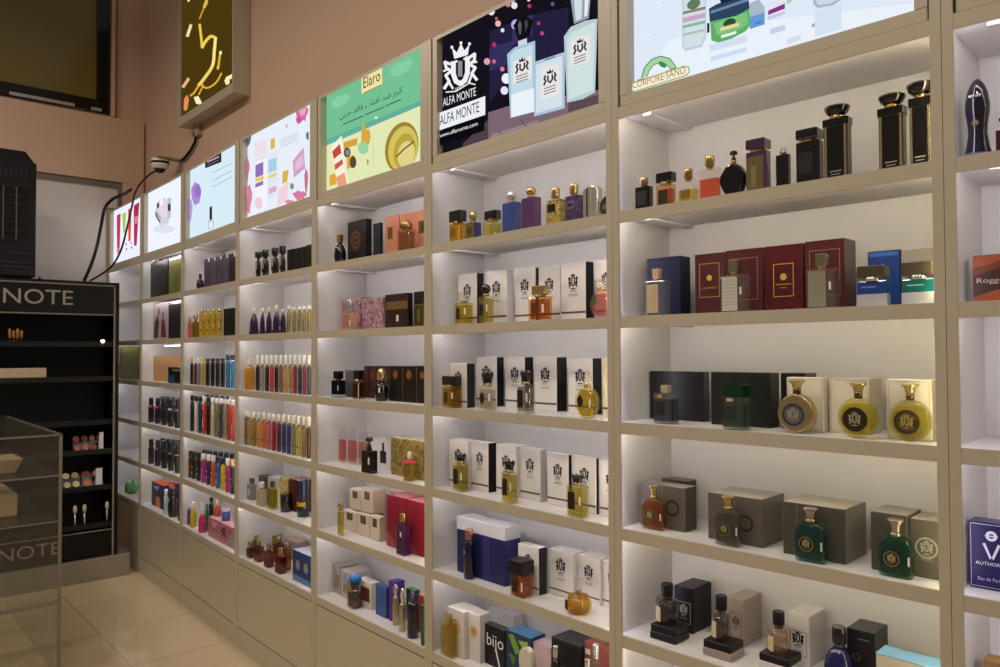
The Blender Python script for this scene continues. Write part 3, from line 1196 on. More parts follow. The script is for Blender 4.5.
def bottle(desc, kind, x0, x1, yt, col, mk='glass', cap=None, v=.05, yb=None, dr=.42, lab=(), liq=None, collar='#c9a24a', h=None, on=0.0, noun='perfume_bottle', cat='perfume bottle', neck=.18, extra=None):
    """x0..x1 px extent of the body, yt px of its shoulder; cap = (shape, px width, px top, colour, finish)"""
    b, k = ROW['b'], ROW['k']
    z = LV[k] + on + 0.0008
    if yb is not None:
        v = min(max(v_at(b, x0, yb, z), 0.004), 0.24)
    e = bay_e(b)
    latheb = kind in PROF
    if latheb:
        xm = (x0 + x1) / 2
        vc = v
        for _ in range(3):
            uc = u_at(b, xm, vc, z)
            p = pos(b, uc, vc, z)
            w = (x1 - x0) * (p - EYE).dot(CF) / F
            w /= math.hypot(1, (xm - 500) / F) ** .3
            vc = v + w / 2
        if noun in ('spray_can', 'body_mist_bottle'):
            w *= .92
        dd = w
    else:
        u0 = u_at(b, x0, v, z)
        w = bis(lambda q: proj(pos(b, u0 + q, v + q * dr * .9, z))[0], .004, .4, x1)
        dd = w * dr
        uc, vc = u0 + w / 2, v + dd / 2
    vc = min(vc, DEP - dd / 2 - .004)
    uc = min(max(uc, .0125 + w * .56), BW[b] - PT - .0025 - w * .56)
    for _ in range(3):
        for (a0, a1, b0, b1, c0, c1) in ROW['rects']:
            if c0 - .001 <= z < c1 and uc + w * .56 > a0 and uc - w * .56 < a1 and vc + dd * .56 > b0 - .0005 and vc - dd * .56 < b1 and not (b0 < 0.02):
                vc = max(b0 - .0015 - dd * .56, dd * .56 + .001)
    root = pos(b, uc, vc, z)
    H = h or (z_at(root, yt) - z)
    hmax = LV[k - 1] - TS - 0.004 - z
    H = max(.01, min(H, hmax))
    o = empty(noun, root, math.atan2(e.y, e.x))
    mt = mat(col, mk)
    mb = MB()
    if latheb:
        mb.lathe([(r * w, t * H) for r, t in PROF[kind]], mt, 20)
    elif kind == 'rect':
        mb.box(-w / 2, w / 2, -dd / 2, dd / 2, 0, H, mt, min(w, dd) * .1, 2)
    elif kind == 'hex':
        c = w * .2
        mb.bm.verts.ensure_lookup_table()
        pts = [(-w / 2, -dd / 2 + c), (-w / 2 + c, -dd / 2), (w / 2 - c, -dd / 2), (w / 2, -dd / 2 + c), (w / 2, dd / 2 - c), (w / 2 - c, dd / 2), (-w / 2 + c, dd / 2), (-w / 2, dd / 2 - c)]
        A = [mb.bm.verts.new((x, y, 0)) for x, y in pts]
        B = [mb.bm.verts.new((x, y, H)) for x, y in pts]
        mi = mb.mi(mt)
        for f in [list(reversed(A)), B] + [[A[i], A[(i + 1) % 8], B[(i + 1) % 8], B[i]] for i in range(8)]:
            mb.bm.faces.new(f).material_index = mi
    elif kind == 'taper':
        mb.taper(w * .82, dd * .82, w, dd, 0, H, mt, w * .05, 2)
    elif kind == 'shoulder':
        mb.box(-w / 2, w / 2, -dd / 2, dd / 2, 0, H * .9, mt, min(w, dd) * .08, 2)
        mb.taper(w * 1.08, dd * 1.1, w * 1.1, dd * 1.12, H * .86, H, mt, w * .04, 1)
    else:
        mb.prism(outline(kind, w, H), -dd / 2, dd / 2, mt, dd * .22, 3)
    mb.build('glass_body' if mk == 'glass' else 'body', o)
    if liq:
        lm = mat(liq[0], 'liquid')
        lb = MB()
        zt = H * liq[1]
        if latheb:
            pr = [(r * w * .86, t * H) for r, t in PROF[kind] if .04 < t < liq[1]]
            rr = pr[-1][0] if pr else .4 * w
            lb.lathe([(w * .36, H * .05)] + pr + [(rr, zt)], lm, 18)
        elif kind in ('disc', 'flask', 'arch'):
            pts = [(x * .86, H * .07 + q * .86) for x, q in outline(kind, w, H)]
            pts = [(x, min(q, zt)) for x, q in pts]
            ps = []
            for pnt in pts:
                if not ps or (Vector(pnt) - Vector(ps[-1])).length > 1e-5:
                    ps.append(pnt)
            lb.prism(ps, -dd * .36, dd * .36, lm)
        else:
            lb.box(-w * .42, w * .42, -dd * .4, dd * .4, H * .07, zt, lm, w * .02)
        lb.build('perfume', o)
    if cap:
        ck, wp, ct, cc, cm = cap
        sc = (root - EYE).dot(CF) / F
        cw = wp * sc * .96
        ztop = z_at((root.x, root.y, root.z), ct) - z
        ztop = min(max(ztop, H + .006), LV[k - 1] - TS - .003 - z)
        gap = (min(.18 * (ztop - H), .006) if neck == .18 else neck * (ztop - H)) if collar else 0
        if collar:
            nb = MB()
            rr = min(cw * (.36 if neck == .18 else .24), w * .3)
            nb.lathe([(rr, H - .001), (rr, H + gap + .002)], mat(collar, 'metal'), 14)
            nb.build('collar', o)
        cap_mesh(ck, cw, H + gap, ztop, mat(cc, cm)).build('cap', o)
    if lab:
        lb = MB()
        for q in lab:
            shp, lc, fx, fz, fw, fh = (tuple(q) + (0,))[:6]
            lm = mat(lc, q[6] if len(q) > 6 else 'card')
            j = lab.index(q)
            y = -dd / 2 - .0005 - .0004 * j
            if latheb:
                n = 8
                rr = w * .5 + .0006 + .0004 * j
                span = fw * math.pi / 2
                a0 = -math.pi / 2 + (fx - .5) * math.pi
                prev = None
                for t in range(n + 1):
                    a = a0 - span / 2 + span * t / n
                    cur = (rr * math.cos(a), rr * math.sin(a))
                    if prev:
                        lb.poly([(prev[0], prev[1], (fz - fh / 2) * H), (cur[0], cur[1], (fz - fh / 2) * H), (cur[0], cur[1], (fz + fh / 2) * H), (prev[0], prev[1], (fz + fh / 2) * H)], lm)
                    prev = cur
            elif shp == 'rect':
                lb.rect((fx - .5 - fw / 2) * w, (fx - .5 + fw / 2) * w, (fz - fh / 2) * H, (fz + fh / 2) * H, y, lm)
            elif shp == 'disc':
                lb.disc((fx - .5) * w, fz * H, fw * w / 2, y, lm, 24, fh * w / 2)
            elif shp == 'ring':
                lb.ring((fx - .5) * w, fz * H, fw * w / 2 * .86, fw * w / 2, y, lm)
            elif shp == 'band':
                lb.box(-w / 2 - .0006, w / 2 + .0006, -dd / 2 - .0006, dd / 2 + .0006, (fz - fh / 2) * H, (fz + fh / 2) * H, lm)
            elif shp == 'crest':
                crest(lb, (fx - .5) * w, fz * H, fw * w, y, lm, False)
            elif shp == 'tag':
                lb.rect((fx - .5 - fw / 2) * w, (fx - .5 + fw / 2) * w, (fz - fh / 2) * H, (fz + fh / 2) * H, y, lm)
        lb.build('label', o, fix=False)
    if extra:
        extra(o, w, dd, H)
    ROW['items'].append((o, desc, x0, cat))
    return o

# =================================================================== unit under the green jar poster
row(6, 1)
bottle('small black square bottle, gold sprayer', 'rect', 635, 653, 187, '#15120f', 'gloss', ('cyl', 9, 178, '#b89a5c', 'metal'), .03, dr=.5, lab=[('rect', '#2a241e', .5, .5, .7, .6)])
bottle('amber bottle, wide black cap', 'rect', 656, 676, 185, '#d98a3a', 'glass', ('wide', 19, 173, '#12100e', 'gloss'), .04, dr=.5, liq=('#b5622a', .8), lab=[('rect', '#3a2a1a', .45, .45, .6, .6)])
bottle('clear bottle of yellow perfume, gold cap', 'rect', 677, 700, 181, '#efe9d4', 'glass', ('cyl', 9, 169, '#b58a3a', 'metal'), .035, liq=('#d8ac2c', .6), lab=[('rect', '#8a6a20', .45, .4, .5, .4)])
bottle('clear bottle of orange-red perfume, gold cap', 'rect', 698, 722, 169, '#f1ddd0', 'glass', ('cyl', 10, 156, '#c09538', 'metal'), .035, liq=('#e03c0a', .68))
bottle('round black bottle, gold collar', 'disc', 720, 748, 164, '#0d0c0e', 'gloss', ('pump', 8, 151, '#0d0c0e', 'gloss'), .035, dr=.4, collar='#c0953a')
bottle('tall violet and gold bottle, violet cap', 'rect', 746, 771, 152, '#4a3350', 'gloss', ('box', 21, 140, '#3f2b45', 'gloss'), .04, dr=.55, lab=[('rect', '#a58a4c', .46, .45, .84, .84, 'metal'), ('rect', '#c9b06a', .4, .4, .25, .5, 'metal')])
bottle('slim black bottle, steel sprayer', 'rect', 776, 791, 155, '#131214', 'gloss', ('spray', 7, 148, '#c6c6c8', 'metal'), .045, dr=.5)
bottle('large black bottle, square cap', 'rect', 796, 824, 142, '#161416', 'gloss', ('box', 23, 130, '#161416', 'gloss'), .045, dr=.5, lab=[('rect', '#262228', .42, .5, .6, .5)])
for x0, x1, yt, cw, ct in ((824, 852, 119, 22, 106), (879, 907, 108, 23, 95), (910, 934, 98, 24, 83)):
    bottle('tall black bottle, gold edges, bowl-shaped cap', 'shoulder', x0, x1, yt, '#100e0d', 'gloss', ('bowl', cw * 1.14, ct, '#100e0d', 'gloss'), .04, dr=.5,
           lab=[('rect', '#c2a667', .09, .45, .1, .88, 'metal'), ('rect', '#c2a667', .91, .45, .1, .88, 'metal'), ('rect', '#8d8a86', .5, .14, .5, .02), ('rect', '#8d8a86', .5, .09, .4, .015)])

row(6, 2)
carton('tall navy box behind a beige-labelled bottle', 647, 681, 259, '#1b1f3c', 691, v=.1, side='#151833')
bottle('crystal bottle, beige label and stopper', 'rect', 644, 670, 281, '#d8dde0', 'glass', ('trap', 9, 269, '#cbb591', 'gloss'), .03, dr=.45, lab=[('rect', '#c4ad8a', .42, .48, .56, .82)])
burg = [('frame', '#b59a52', .16, .84, .28, .84, .02), ('disc', '#c9a648', .5, .6, .09), ('text', 'HAMIDI', '#b59a52', .24, .76, .42, .03)]
carton('shrink-wrapped burgundy box', 695, 725, 255, '#48131b', d=.08, v=.1, kind='film', dec=burg)
carton('shrink-wrapped burgundy box', 726, 763, 251, '#48131b', d=.08, v=.1, kind='film', dec=[('frame', '#8d7a45', .12, .88, .2, .86, .015)])
carton('burgundy box, gold framed flower emblem', 764.5, 804, 247, '#4c131b', d=.08, v=.1, dec=[('frame', '#c7a552', .24, .76, .22, .72, .018), ('disc', '#c9a648', .5, .52, .085), ('rect', '#b08e3e', .3, .7, .4, .415), ('rect', '#b08e3e', .42, .58, .35, .36)])
carton('shrink-wrapped burgundy box', 805, 846, 242, '#48131b', 857, v=.1, kind='film', side='#3a141a', dec=[('frame', '#8d7a45', .12, .88, .2, .86, .015)])
for x0, x1, yt, ct, c in ((720, 750, 275, 260, '#e0ddd0'), (806, 839, 269, 254, '#a09c88')):
    bottle('crystal bottle, quilted silver plaque', 'rect', x0, x1, yt, '#dcd8cf', 'glass', ('box', 11, ct, '#9c9070', 'metal'), .03, dr=.45,
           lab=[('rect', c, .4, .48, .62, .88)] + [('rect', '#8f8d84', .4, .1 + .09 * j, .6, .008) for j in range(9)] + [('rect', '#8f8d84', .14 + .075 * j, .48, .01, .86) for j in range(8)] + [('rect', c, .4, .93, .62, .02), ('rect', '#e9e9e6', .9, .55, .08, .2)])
carton('blue box behind the brown-capped bottles', 868, 900.5, 252, '#1c3a7c', v=.13, d=.06, dec=[('rect', '#3f63ad', .05, .95, .9, .97)])
carton('grey box with teal foot', 901.5, 938, 250, '#8b8781', v=.13, d=.06, dec=[('rect', '#15605c', .02, .98, .02, .45)])
bottle('square blue bottle, brown cap, crystal foot', 'rect', 857, 890, 281, '#23408c', 'gloss', ('wide', 28, 266, '#4c4335', 'gloss'), .03, dr=.4, collar='#d8d4c8', lab=[('band', '#b9bcc0', .5, .24, 1, .46, 'gloss'), ('rect', '#7f94cc', .42, .75, .5, .05)])
bottle('square teal bottle, brown cap, crystal foot', 'rect', 902, 938, 279, '#14605f', 'gloss', ('wide', 30, 262, '#4c4335', 'gloss'), .03, dr=.35, collar='#d8d4c8', lab=[('band', '#b9bcc0', .5, .24, 1, .46, 'gloss'), ('rect', '#8cc4bf', .42, .75, .5, .05)])

row(6, 3)
carton('black wrapped box behind the dark clear bottle', 645, 704, 371, '#050506', 710, yb=418, kind='film', top='#3a3a3d')
carton('black wrapped box behind the green bottle', 711, 771, 372, '#050605', 780, yb=424, kind='film', top='#3a3d3b')
carton('narrow black box beside the first cream box', 781, 806, 373, '#101013', d=.07, v=.14, kind='film')
bottle('clear hexagonal bottle, dark centre, gold tag', 'hex', 651, 681, 393, '#cfd3d6', 'glass', ('box', 9, 385, '#b3a58c', 'gloss'), dr=.5, yb=423, liq=('#3b4048', .82), collar=None, lab=[('tag', '#c09a4a', .38, .9, .22, .12), ('rect', '#26282c', .4, .5, .36, .44)])
bottle('clear green-topped bottle', 'hex', 720, 753, 397, '#b9cbb9', 'glass', ('box', 22, 384, '#0f5a30', 'liquid'), dr=.5, yb=429, collar=None, liq=('#4c5c48', .8), lab=[('tag', '#d0b48a', .38, .92, .24, .1), ('rect', '#2c3a2e', .4, .5, .36, .4)])
for x0, x1, yt, x2, yb in ((787, 824, 377, 829, 433), (829.5, 870, 378, 883, 435), (887, 933, 379, 938, 441)):
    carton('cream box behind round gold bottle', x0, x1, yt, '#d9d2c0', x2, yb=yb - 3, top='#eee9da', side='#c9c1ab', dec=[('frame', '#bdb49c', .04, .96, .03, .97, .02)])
dk = {}
for x0, x1, yt, ct, col, med, desc, yb in (
        (777, 818, 391, 380, '#c0a05c', '#8a8a90', 'round gold bottle, silver medallion', 432),
        (837, 881, 395, 383, '#c8b548', '#54452a', 'round yellow-gold bottle, bronze medallion', 437),
        (888, 934, 397, 384, '#bdb26a', '#4a3a1e', 'round clear bottle, studded bronze medallion', 440)):
    bottle(desc, 'disc', x0, x1, yt + 3, col, 'metal' if x0 == 777 else 'glass', ('flare', 17, ct, '#cdbb62', 'metal'), dr=.34, yb=yb, collar='#6b5528', neck=.45,
           liq=None if x0 == 777 else ('#d0c458', .86), lab=[('disc', med, .46, .47, .64, .64, 'mosaic' if x0 == 888 else 'metal'), ('ring', '#2e2a22', .46, .47, .58, 1), ('crest', '#9a917c' if x0 < 888 else '#8a7a48', .46, .47, .3)])

row(6, 4)
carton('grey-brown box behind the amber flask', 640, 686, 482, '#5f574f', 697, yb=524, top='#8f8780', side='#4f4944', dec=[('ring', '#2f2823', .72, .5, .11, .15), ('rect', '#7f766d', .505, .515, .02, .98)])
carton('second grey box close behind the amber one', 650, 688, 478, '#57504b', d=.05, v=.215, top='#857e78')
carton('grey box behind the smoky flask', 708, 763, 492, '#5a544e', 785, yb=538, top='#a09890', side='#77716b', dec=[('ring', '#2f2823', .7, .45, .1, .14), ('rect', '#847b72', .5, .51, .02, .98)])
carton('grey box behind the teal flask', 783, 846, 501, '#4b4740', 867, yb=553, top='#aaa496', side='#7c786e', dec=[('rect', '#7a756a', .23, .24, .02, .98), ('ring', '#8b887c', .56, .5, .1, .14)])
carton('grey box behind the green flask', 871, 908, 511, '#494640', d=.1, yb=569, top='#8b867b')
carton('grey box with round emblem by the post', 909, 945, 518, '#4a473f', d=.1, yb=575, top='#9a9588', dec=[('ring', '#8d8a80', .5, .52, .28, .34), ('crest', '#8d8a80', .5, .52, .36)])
for x0, x1, yt, cw, ct, col, lq, cc, desc, yb in (
        (641, 667, 498, 10, 485, '#d9a15e', '#a5581c', '#c2a03e', 'amber flask, gold flared cap', 528),
        (714, 743, 509, 13, 496, '#b9b8ae', '#5d5a4c', '#c2a03e', 'smoky grey flask, gold flared cap', 544),
        (794, 828, 522, 15, 508, '#4a8f86', '#1a5a52', '#a89a86', 'teal flask, bronze flared cap', 560),
        (878, 915, 536, 16, 519, '#3f8f74', '#12583e', '#a89a86', 'green flask, bronze flared cap', 575)):
    bottle(desc, 'flask', x0, x1, yt, col, 'glass', ('flare', cw, ct, cc, 'metal'), dr=.4, yb=yb, liq=(lq, .84), collar=cc,
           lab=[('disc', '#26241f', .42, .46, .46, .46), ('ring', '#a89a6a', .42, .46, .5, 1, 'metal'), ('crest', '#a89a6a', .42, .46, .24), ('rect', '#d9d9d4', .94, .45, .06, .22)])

row(6, 5)
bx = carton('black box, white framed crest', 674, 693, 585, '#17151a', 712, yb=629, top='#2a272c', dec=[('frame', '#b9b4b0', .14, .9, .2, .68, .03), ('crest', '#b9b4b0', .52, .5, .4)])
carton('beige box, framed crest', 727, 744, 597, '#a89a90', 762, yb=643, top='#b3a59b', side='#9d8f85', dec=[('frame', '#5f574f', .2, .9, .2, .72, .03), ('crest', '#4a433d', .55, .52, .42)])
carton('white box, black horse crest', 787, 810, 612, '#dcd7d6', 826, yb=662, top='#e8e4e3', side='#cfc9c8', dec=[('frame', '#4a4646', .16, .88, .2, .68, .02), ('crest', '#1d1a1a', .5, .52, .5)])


def plinth(desc, x0, x1, yt, yb, c0, c1, hh):
    b, k = 6, 5
    z = LV[k] + .0008
    v = v_at(b, (x0 + x1) / 2 - 2, yb, z)
    uc = u_at(b, (x0 + x1) / 2, v + .03, z)
    w = .082
    root = pos(b, uc, v + w / 2, z)
    e = bay_e(b)
    o = empty('bottle_stand', root, math.atan2(e.y, e.x))

    def pr(s, z0, z1, mt):
        q = MB()
        q.taper(s, s * .9, s, s * .9, z0, z1, mt, .002)
        return q
    pr(w, 0, hh * .5, mat(c0, 'card')).build('lower_tier', o)
    pr(w * .96, hh * .5, hh, mat(c1, 'card')).build('upper_tier', o)
    ROW['items'].append((o, desc, x0, 'bottle stand'))
    return root, v


for desc, sd, x0, x1, yb, c0, bx0, bx1, yt, ct, col, lq in (
        ('black bottle, cream label, on black stand', 'black two-tier bottle stand', 647, 688, 643, '#16141a', 656, 679, 598, 583, '#8f8a84', '#2c2a2c'),
        ('smoky bottle, cream label, on beige-footed stand', 'black bottle stand, beige foot', 701, 742, 660, '#9d9088', 712, 731, 612, 595, '#b0a79c', '#4c443c'),
        ('pinkish bottle, cream label, on white-footed stand', 'black bottle stand, white foot', 757, 800, 674, '#d9d4d2', 768, 790, 627, 611, '#d2b9a6', '#b39a84')):
    hh = .04
    root, v = plinth(sd, x0, x1, yb, yb, c0, '#121014', hh)
    bottle(desc, 'cyl', bx0, bx1, yt, col, 'glass', ('cyl', 12, ct, '#131114', 'card'), v=v + .012, on=hh + .0004, liq=(lq, .9), collar='#8d8880', lab=[('rect', '#cdbd98', .36, .42, .5, .6)])
bottle('round cobalt blue bottle, black cap', 'ballb', 825, 855, 646, '#17184f', 'gloss', ('cyl', 14, 626, '#16151a', 'gloss'), v=.04, collar='#9a9aa4', lab=[('rect', '#b59a3a', .3, .3, .3, .2)])
carton('black box behind the blue bottle', 847, 876, 627, '#1b1a20', 889, v=.1, top='#35343a', side='#232228', dec=[('ring', '#7a6f3a', .35, .55, .1, .13), ('rect', '#8a8590', .4, .8, .85, .86)])
carton('cream box with pale blue top', 876.5, 940, 652, '#cfc5b6', d=.06, v=.04, lid=('#7fb4d6', .004), dec=[('text', 'White', '#6f6a66', .2, .6, .55, .1)])

# =================================================================== unit cut off at the right edge
row(7, 1)


def shoe(o, w, d, h):
    q = MB()
    q.box(-w * .2, w * .2, -w * .46, -w * .36, h * .76, h * .79, mat('#d8d6d2', 'metal'))
    q.disc(0, h * .45, w * .12, -w * .43, mat('#a8905a', 'metal'))
    q.build('emblem', o)


bottle('dark blue gown-shaped bottle, pale hem', 'gown', 965, 992, 80, '#12101f', 'gloss', None, v=.06, collar=None, extra=shoe, lab=[('rect', '#5a5a8a', .5, .05, 1.6, .08)])
bottle('maroon bottle partly out of frame', 'rect', 996, 1012, 130, '#3a1420', 'gloss', ('pump', 8, 117, '#15121a', 'gloss'), v=.08)
row(7, 2)
carton('brown and orange striped box', 973, 1012, 256, '#3a2018', d=.05, v=.1, dec=[('poly', '#8a4420', [(0, .98), (0, .72), (.5, .8), (1, .95), (1, .99)]), ('poly', '#6b3218', [(0, .7), (0, .56), (1, .78), (1, .9)]), ('poly', '#93481f', [(0, .02), (0, .12), (.6, .26), (1, .3), (1, .02)]), ('text', 'Rogger', '#c9b8a8', .08, .95, .42, .1)])
row(7, 4)
carton('navy box, white frame, hat emblem', 968, 1016, 520, '#1b164a', d=.05, yb=586, top='#4b4668', dec=[
    ('frame', '#b9b6d0', .03, .97, .03, .97, .015), ('ring', '#d9d8e6', .5, .8, .06, .13), ('rect', '#d9d8e6', .36, .64, .79, .81),
    ('poly', '#d9d8e6', [(.3, .68), (.36, .69), (.5, .48), (.46, .45)]), ('poly', '#d9d8e6', [(.7, .68), (.64, .69), (.5, .48), (.54, .45)]),
    ('text', 'AUTHORITY', '#d9d8e6', .14, .88, .36, .05), ('text', 'Eau de Parfum', '#b9b6d0', .18, .82, .13, .05)])
row(7, 5)
carton('golden brown box at the picture edge', 984, 1016, 660, '#7a5524', d=.05, v=.12, top='#a87f3c')

# =================================================================== unit under the dark perfume poster
row(5, 1)
bottle('amber bottle, wide black cap', 'rect', 449, 466, 224, '#c98a1c', 'liquid', ('wide', 18, 211, '#131216', 'gloss'), .04, dr=.5, lab=[('crest', '#6a3f10', .35, .5, .5), ('rect', '#e0b040', .93, .5, .1, .8)])
bottle('small navy and gold bottle, gold ball cap', 'rect', 465, 481, 223, '#1c2c78', 'gloss', ('ball', 9, 211, '#c9a848', 'metal'), .04, dr=.6, lab=[('rect', '#a9944c', .5, .5, .9, .9, 'metal'), ('crest', '#4a3c18', .5, .5, .5)])
bottle('pale yellow bottle, wide black cap', 'rect', 483, 502, 222, '#d9cc7a', 'glass', ('wide', 17, 211, '#131216', 'gloss'), .04, dr=.5, liq=('#c7b54a', .85), lab=[('rect', '#b39a3a', .35, .5, .4, .6)])
bottle('tall blue bottle, chrome ball cap', 'rect', 502, 521, 203, '#3d4f90', 'gloss', ('ball', 10, 191, '#d5d5d8', 'metal'), .045, dr=.5)
bottle('tall purple bottle, gold ball cap', 'rect', 521, 541, 198, '#5b3a63', 'gloss', ('ball', 11, 187, '#cfa24a', 'metal'), .045, dr=.5)
bottle('gold lattice bottle, black label', 'rect', 546, 565, 200, '#a5914e', 'mosaic', ('cyl', 9, 188, '#c2a046', 'metal'), .045, dr=.5, lab=[('rect', '#15130f', .42, .68, .6, .3)])
bottle('violet lattice bottle, gold cap', 'rect', 565, 583, 196, '#3f3350', 'mosaic', ('cyl', 9, 184, '#c2a046', 'metal'), .045, dr=.5, lab=[('rect', '#6c5a80', .42, .66, .6, .3), ('rect', '#2a2236', .42, .66, .4, .12)])
bottle('chrome bottle with domed top', 'dome', 582, 603, 185, '#c4c2b6', 'metal', None, .05, dr=.5, lab=[('rect', '#2e2b28', .35, .5, .1, .8), ('rect', '#8f8a6a', .62, .5, .12, .8)])
bottle('dark brown round bottle by the post', 'disc', 600, 616, 196, '#2a1d16', 'gloss', None, .05, dr=.4, lab=[('disc', '#b9a98c', .35, .5, .3, .3, 'metal')])

INK = '#2c2a30'
IV = '#ddd8d3'
row(5, 2)


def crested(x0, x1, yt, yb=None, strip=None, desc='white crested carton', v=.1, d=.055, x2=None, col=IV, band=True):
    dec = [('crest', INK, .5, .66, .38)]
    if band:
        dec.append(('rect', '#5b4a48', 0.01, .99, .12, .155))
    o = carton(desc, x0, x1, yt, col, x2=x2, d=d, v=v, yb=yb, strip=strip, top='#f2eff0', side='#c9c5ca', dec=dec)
    return o


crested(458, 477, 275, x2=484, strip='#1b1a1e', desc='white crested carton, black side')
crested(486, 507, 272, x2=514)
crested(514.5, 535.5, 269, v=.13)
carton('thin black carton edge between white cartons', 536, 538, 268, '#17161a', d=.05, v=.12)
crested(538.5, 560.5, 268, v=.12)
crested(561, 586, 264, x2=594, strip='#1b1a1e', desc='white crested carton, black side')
crested(595.5, 617, 260, v=.11)
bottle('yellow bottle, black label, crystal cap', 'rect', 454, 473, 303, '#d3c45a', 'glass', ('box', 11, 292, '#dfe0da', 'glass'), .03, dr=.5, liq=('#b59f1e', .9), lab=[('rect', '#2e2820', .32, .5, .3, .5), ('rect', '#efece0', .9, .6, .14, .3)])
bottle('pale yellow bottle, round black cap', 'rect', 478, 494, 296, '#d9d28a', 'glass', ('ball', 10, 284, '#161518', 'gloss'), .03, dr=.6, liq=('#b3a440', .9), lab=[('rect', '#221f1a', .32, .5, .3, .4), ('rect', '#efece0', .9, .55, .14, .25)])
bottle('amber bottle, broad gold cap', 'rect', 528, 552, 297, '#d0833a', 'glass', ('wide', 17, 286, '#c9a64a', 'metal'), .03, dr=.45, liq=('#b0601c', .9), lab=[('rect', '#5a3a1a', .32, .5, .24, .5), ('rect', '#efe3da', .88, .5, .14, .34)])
bottle('pink round bottle, ornate crystal cap', 'disc', 589, 614, 290, '#d79a94', 'glass', ('crown', 15, 278, '#dedad6', 'glass'), .03, dr=.5, liq=('#c07a72', .85), lab=[('disc', '#3f5a2a', .32, .62, .3, .36)])

row(5, 3)
for x0, x1, x2, yt, yb in ((450, 467, 475, 363, 407.6), (476, 497, 504, 357, 406), (505, 525, 533.5, 357, 408), (534, 557, 567, 357, 411), (568, 593, 602, 358, 414)):
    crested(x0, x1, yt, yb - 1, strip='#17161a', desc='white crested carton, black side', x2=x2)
crested(602.5, 620, 358, 416, col='#d8cfae')
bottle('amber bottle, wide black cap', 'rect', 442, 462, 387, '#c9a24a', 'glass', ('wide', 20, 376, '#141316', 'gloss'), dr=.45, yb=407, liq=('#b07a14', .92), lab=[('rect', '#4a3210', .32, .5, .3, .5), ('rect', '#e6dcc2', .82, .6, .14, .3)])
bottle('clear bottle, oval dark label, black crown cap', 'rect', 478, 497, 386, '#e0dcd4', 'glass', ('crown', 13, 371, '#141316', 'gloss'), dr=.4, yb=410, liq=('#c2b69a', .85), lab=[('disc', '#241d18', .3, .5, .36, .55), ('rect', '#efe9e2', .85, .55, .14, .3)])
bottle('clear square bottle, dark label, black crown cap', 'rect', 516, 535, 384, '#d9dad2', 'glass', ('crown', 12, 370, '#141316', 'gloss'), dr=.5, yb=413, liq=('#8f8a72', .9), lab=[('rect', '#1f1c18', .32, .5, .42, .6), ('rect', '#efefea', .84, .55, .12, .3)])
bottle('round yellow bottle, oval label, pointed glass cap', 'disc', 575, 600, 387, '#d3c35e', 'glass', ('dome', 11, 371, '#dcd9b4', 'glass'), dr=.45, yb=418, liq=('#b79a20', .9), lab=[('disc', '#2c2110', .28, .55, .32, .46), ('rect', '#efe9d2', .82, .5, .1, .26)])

row(5, 4)
for x0, x1, x2, yt, yb, st in ((449, 468, None, 439, 488, None), (469, 488.5, 496.5, 441, 491, '#17161a'), (496, 516.5, None, 444, 496, None), (517, 540.5, 546.5, 447, 499, None),
                               (547, 569, 572, 452, 506, '#17161a'), (573, 596.5, 599, 455, 512, '#17161a'), (599.5, 622, None, 459, 517, None)):
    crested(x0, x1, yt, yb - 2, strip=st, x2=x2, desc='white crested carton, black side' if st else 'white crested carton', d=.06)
for x0, x1, yt, cw, ct, yb in ((452, 469, 463, 9, 453, 490), (501, 518, 472, 9, 460, 502), (566, 589, 485, 11, 474, 516)):
    bottle('yellow bottle, dark label, black crown cap', 'rect', x0, x1, yt, '#d6cf86', 'glass', ('crown', cw + 3, ct, '#141316', 'gloss'), dr=.55, yb=yb, liq=('#b5a23a', .9),
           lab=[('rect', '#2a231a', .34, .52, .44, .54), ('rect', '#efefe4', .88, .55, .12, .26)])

row(5, 5)
carton('large navy box with white lid', 457, 505, 516, '#22255a', 521, yb=571, side='#2c2f68', lid=('#d3d1d8', .045), dec=[('rect', '#2f3470', .55, .7, .02, .8)])
bottle('slim navy bottle, copper cap', 'cyl', 467, 478, 541, '#11112c', 'gloss', ('cyl', 9, 529, '#b9794a', 'metal'), yb=578, collar='#b9794a', lab=[('rect', '#c9cad6', .4, .72, .3, .08)])
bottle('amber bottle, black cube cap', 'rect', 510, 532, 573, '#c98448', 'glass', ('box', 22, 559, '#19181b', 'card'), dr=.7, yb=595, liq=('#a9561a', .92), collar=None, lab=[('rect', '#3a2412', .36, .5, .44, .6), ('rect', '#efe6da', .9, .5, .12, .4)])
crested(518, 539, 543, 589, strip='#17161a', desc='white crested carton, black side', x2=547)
for x0, x1, yt, yb in ((549, 573, 548, 593), (573.6, 600, 554, 598), (600.5, 622, 560, 605)):
    crested(x0, x1, yt, yb, d=.06)
bottle('round yellow bottle, dark label, glass cap', 'ballb', 565, 592, 593, '#d2b338', 'glass', ('trap', 9, 578, '#dfe0dc', 'glass'), yb=614, liq=('#b38410', .9), lab=[('rect', '#2c2110', .36, .5, .4, .5)])

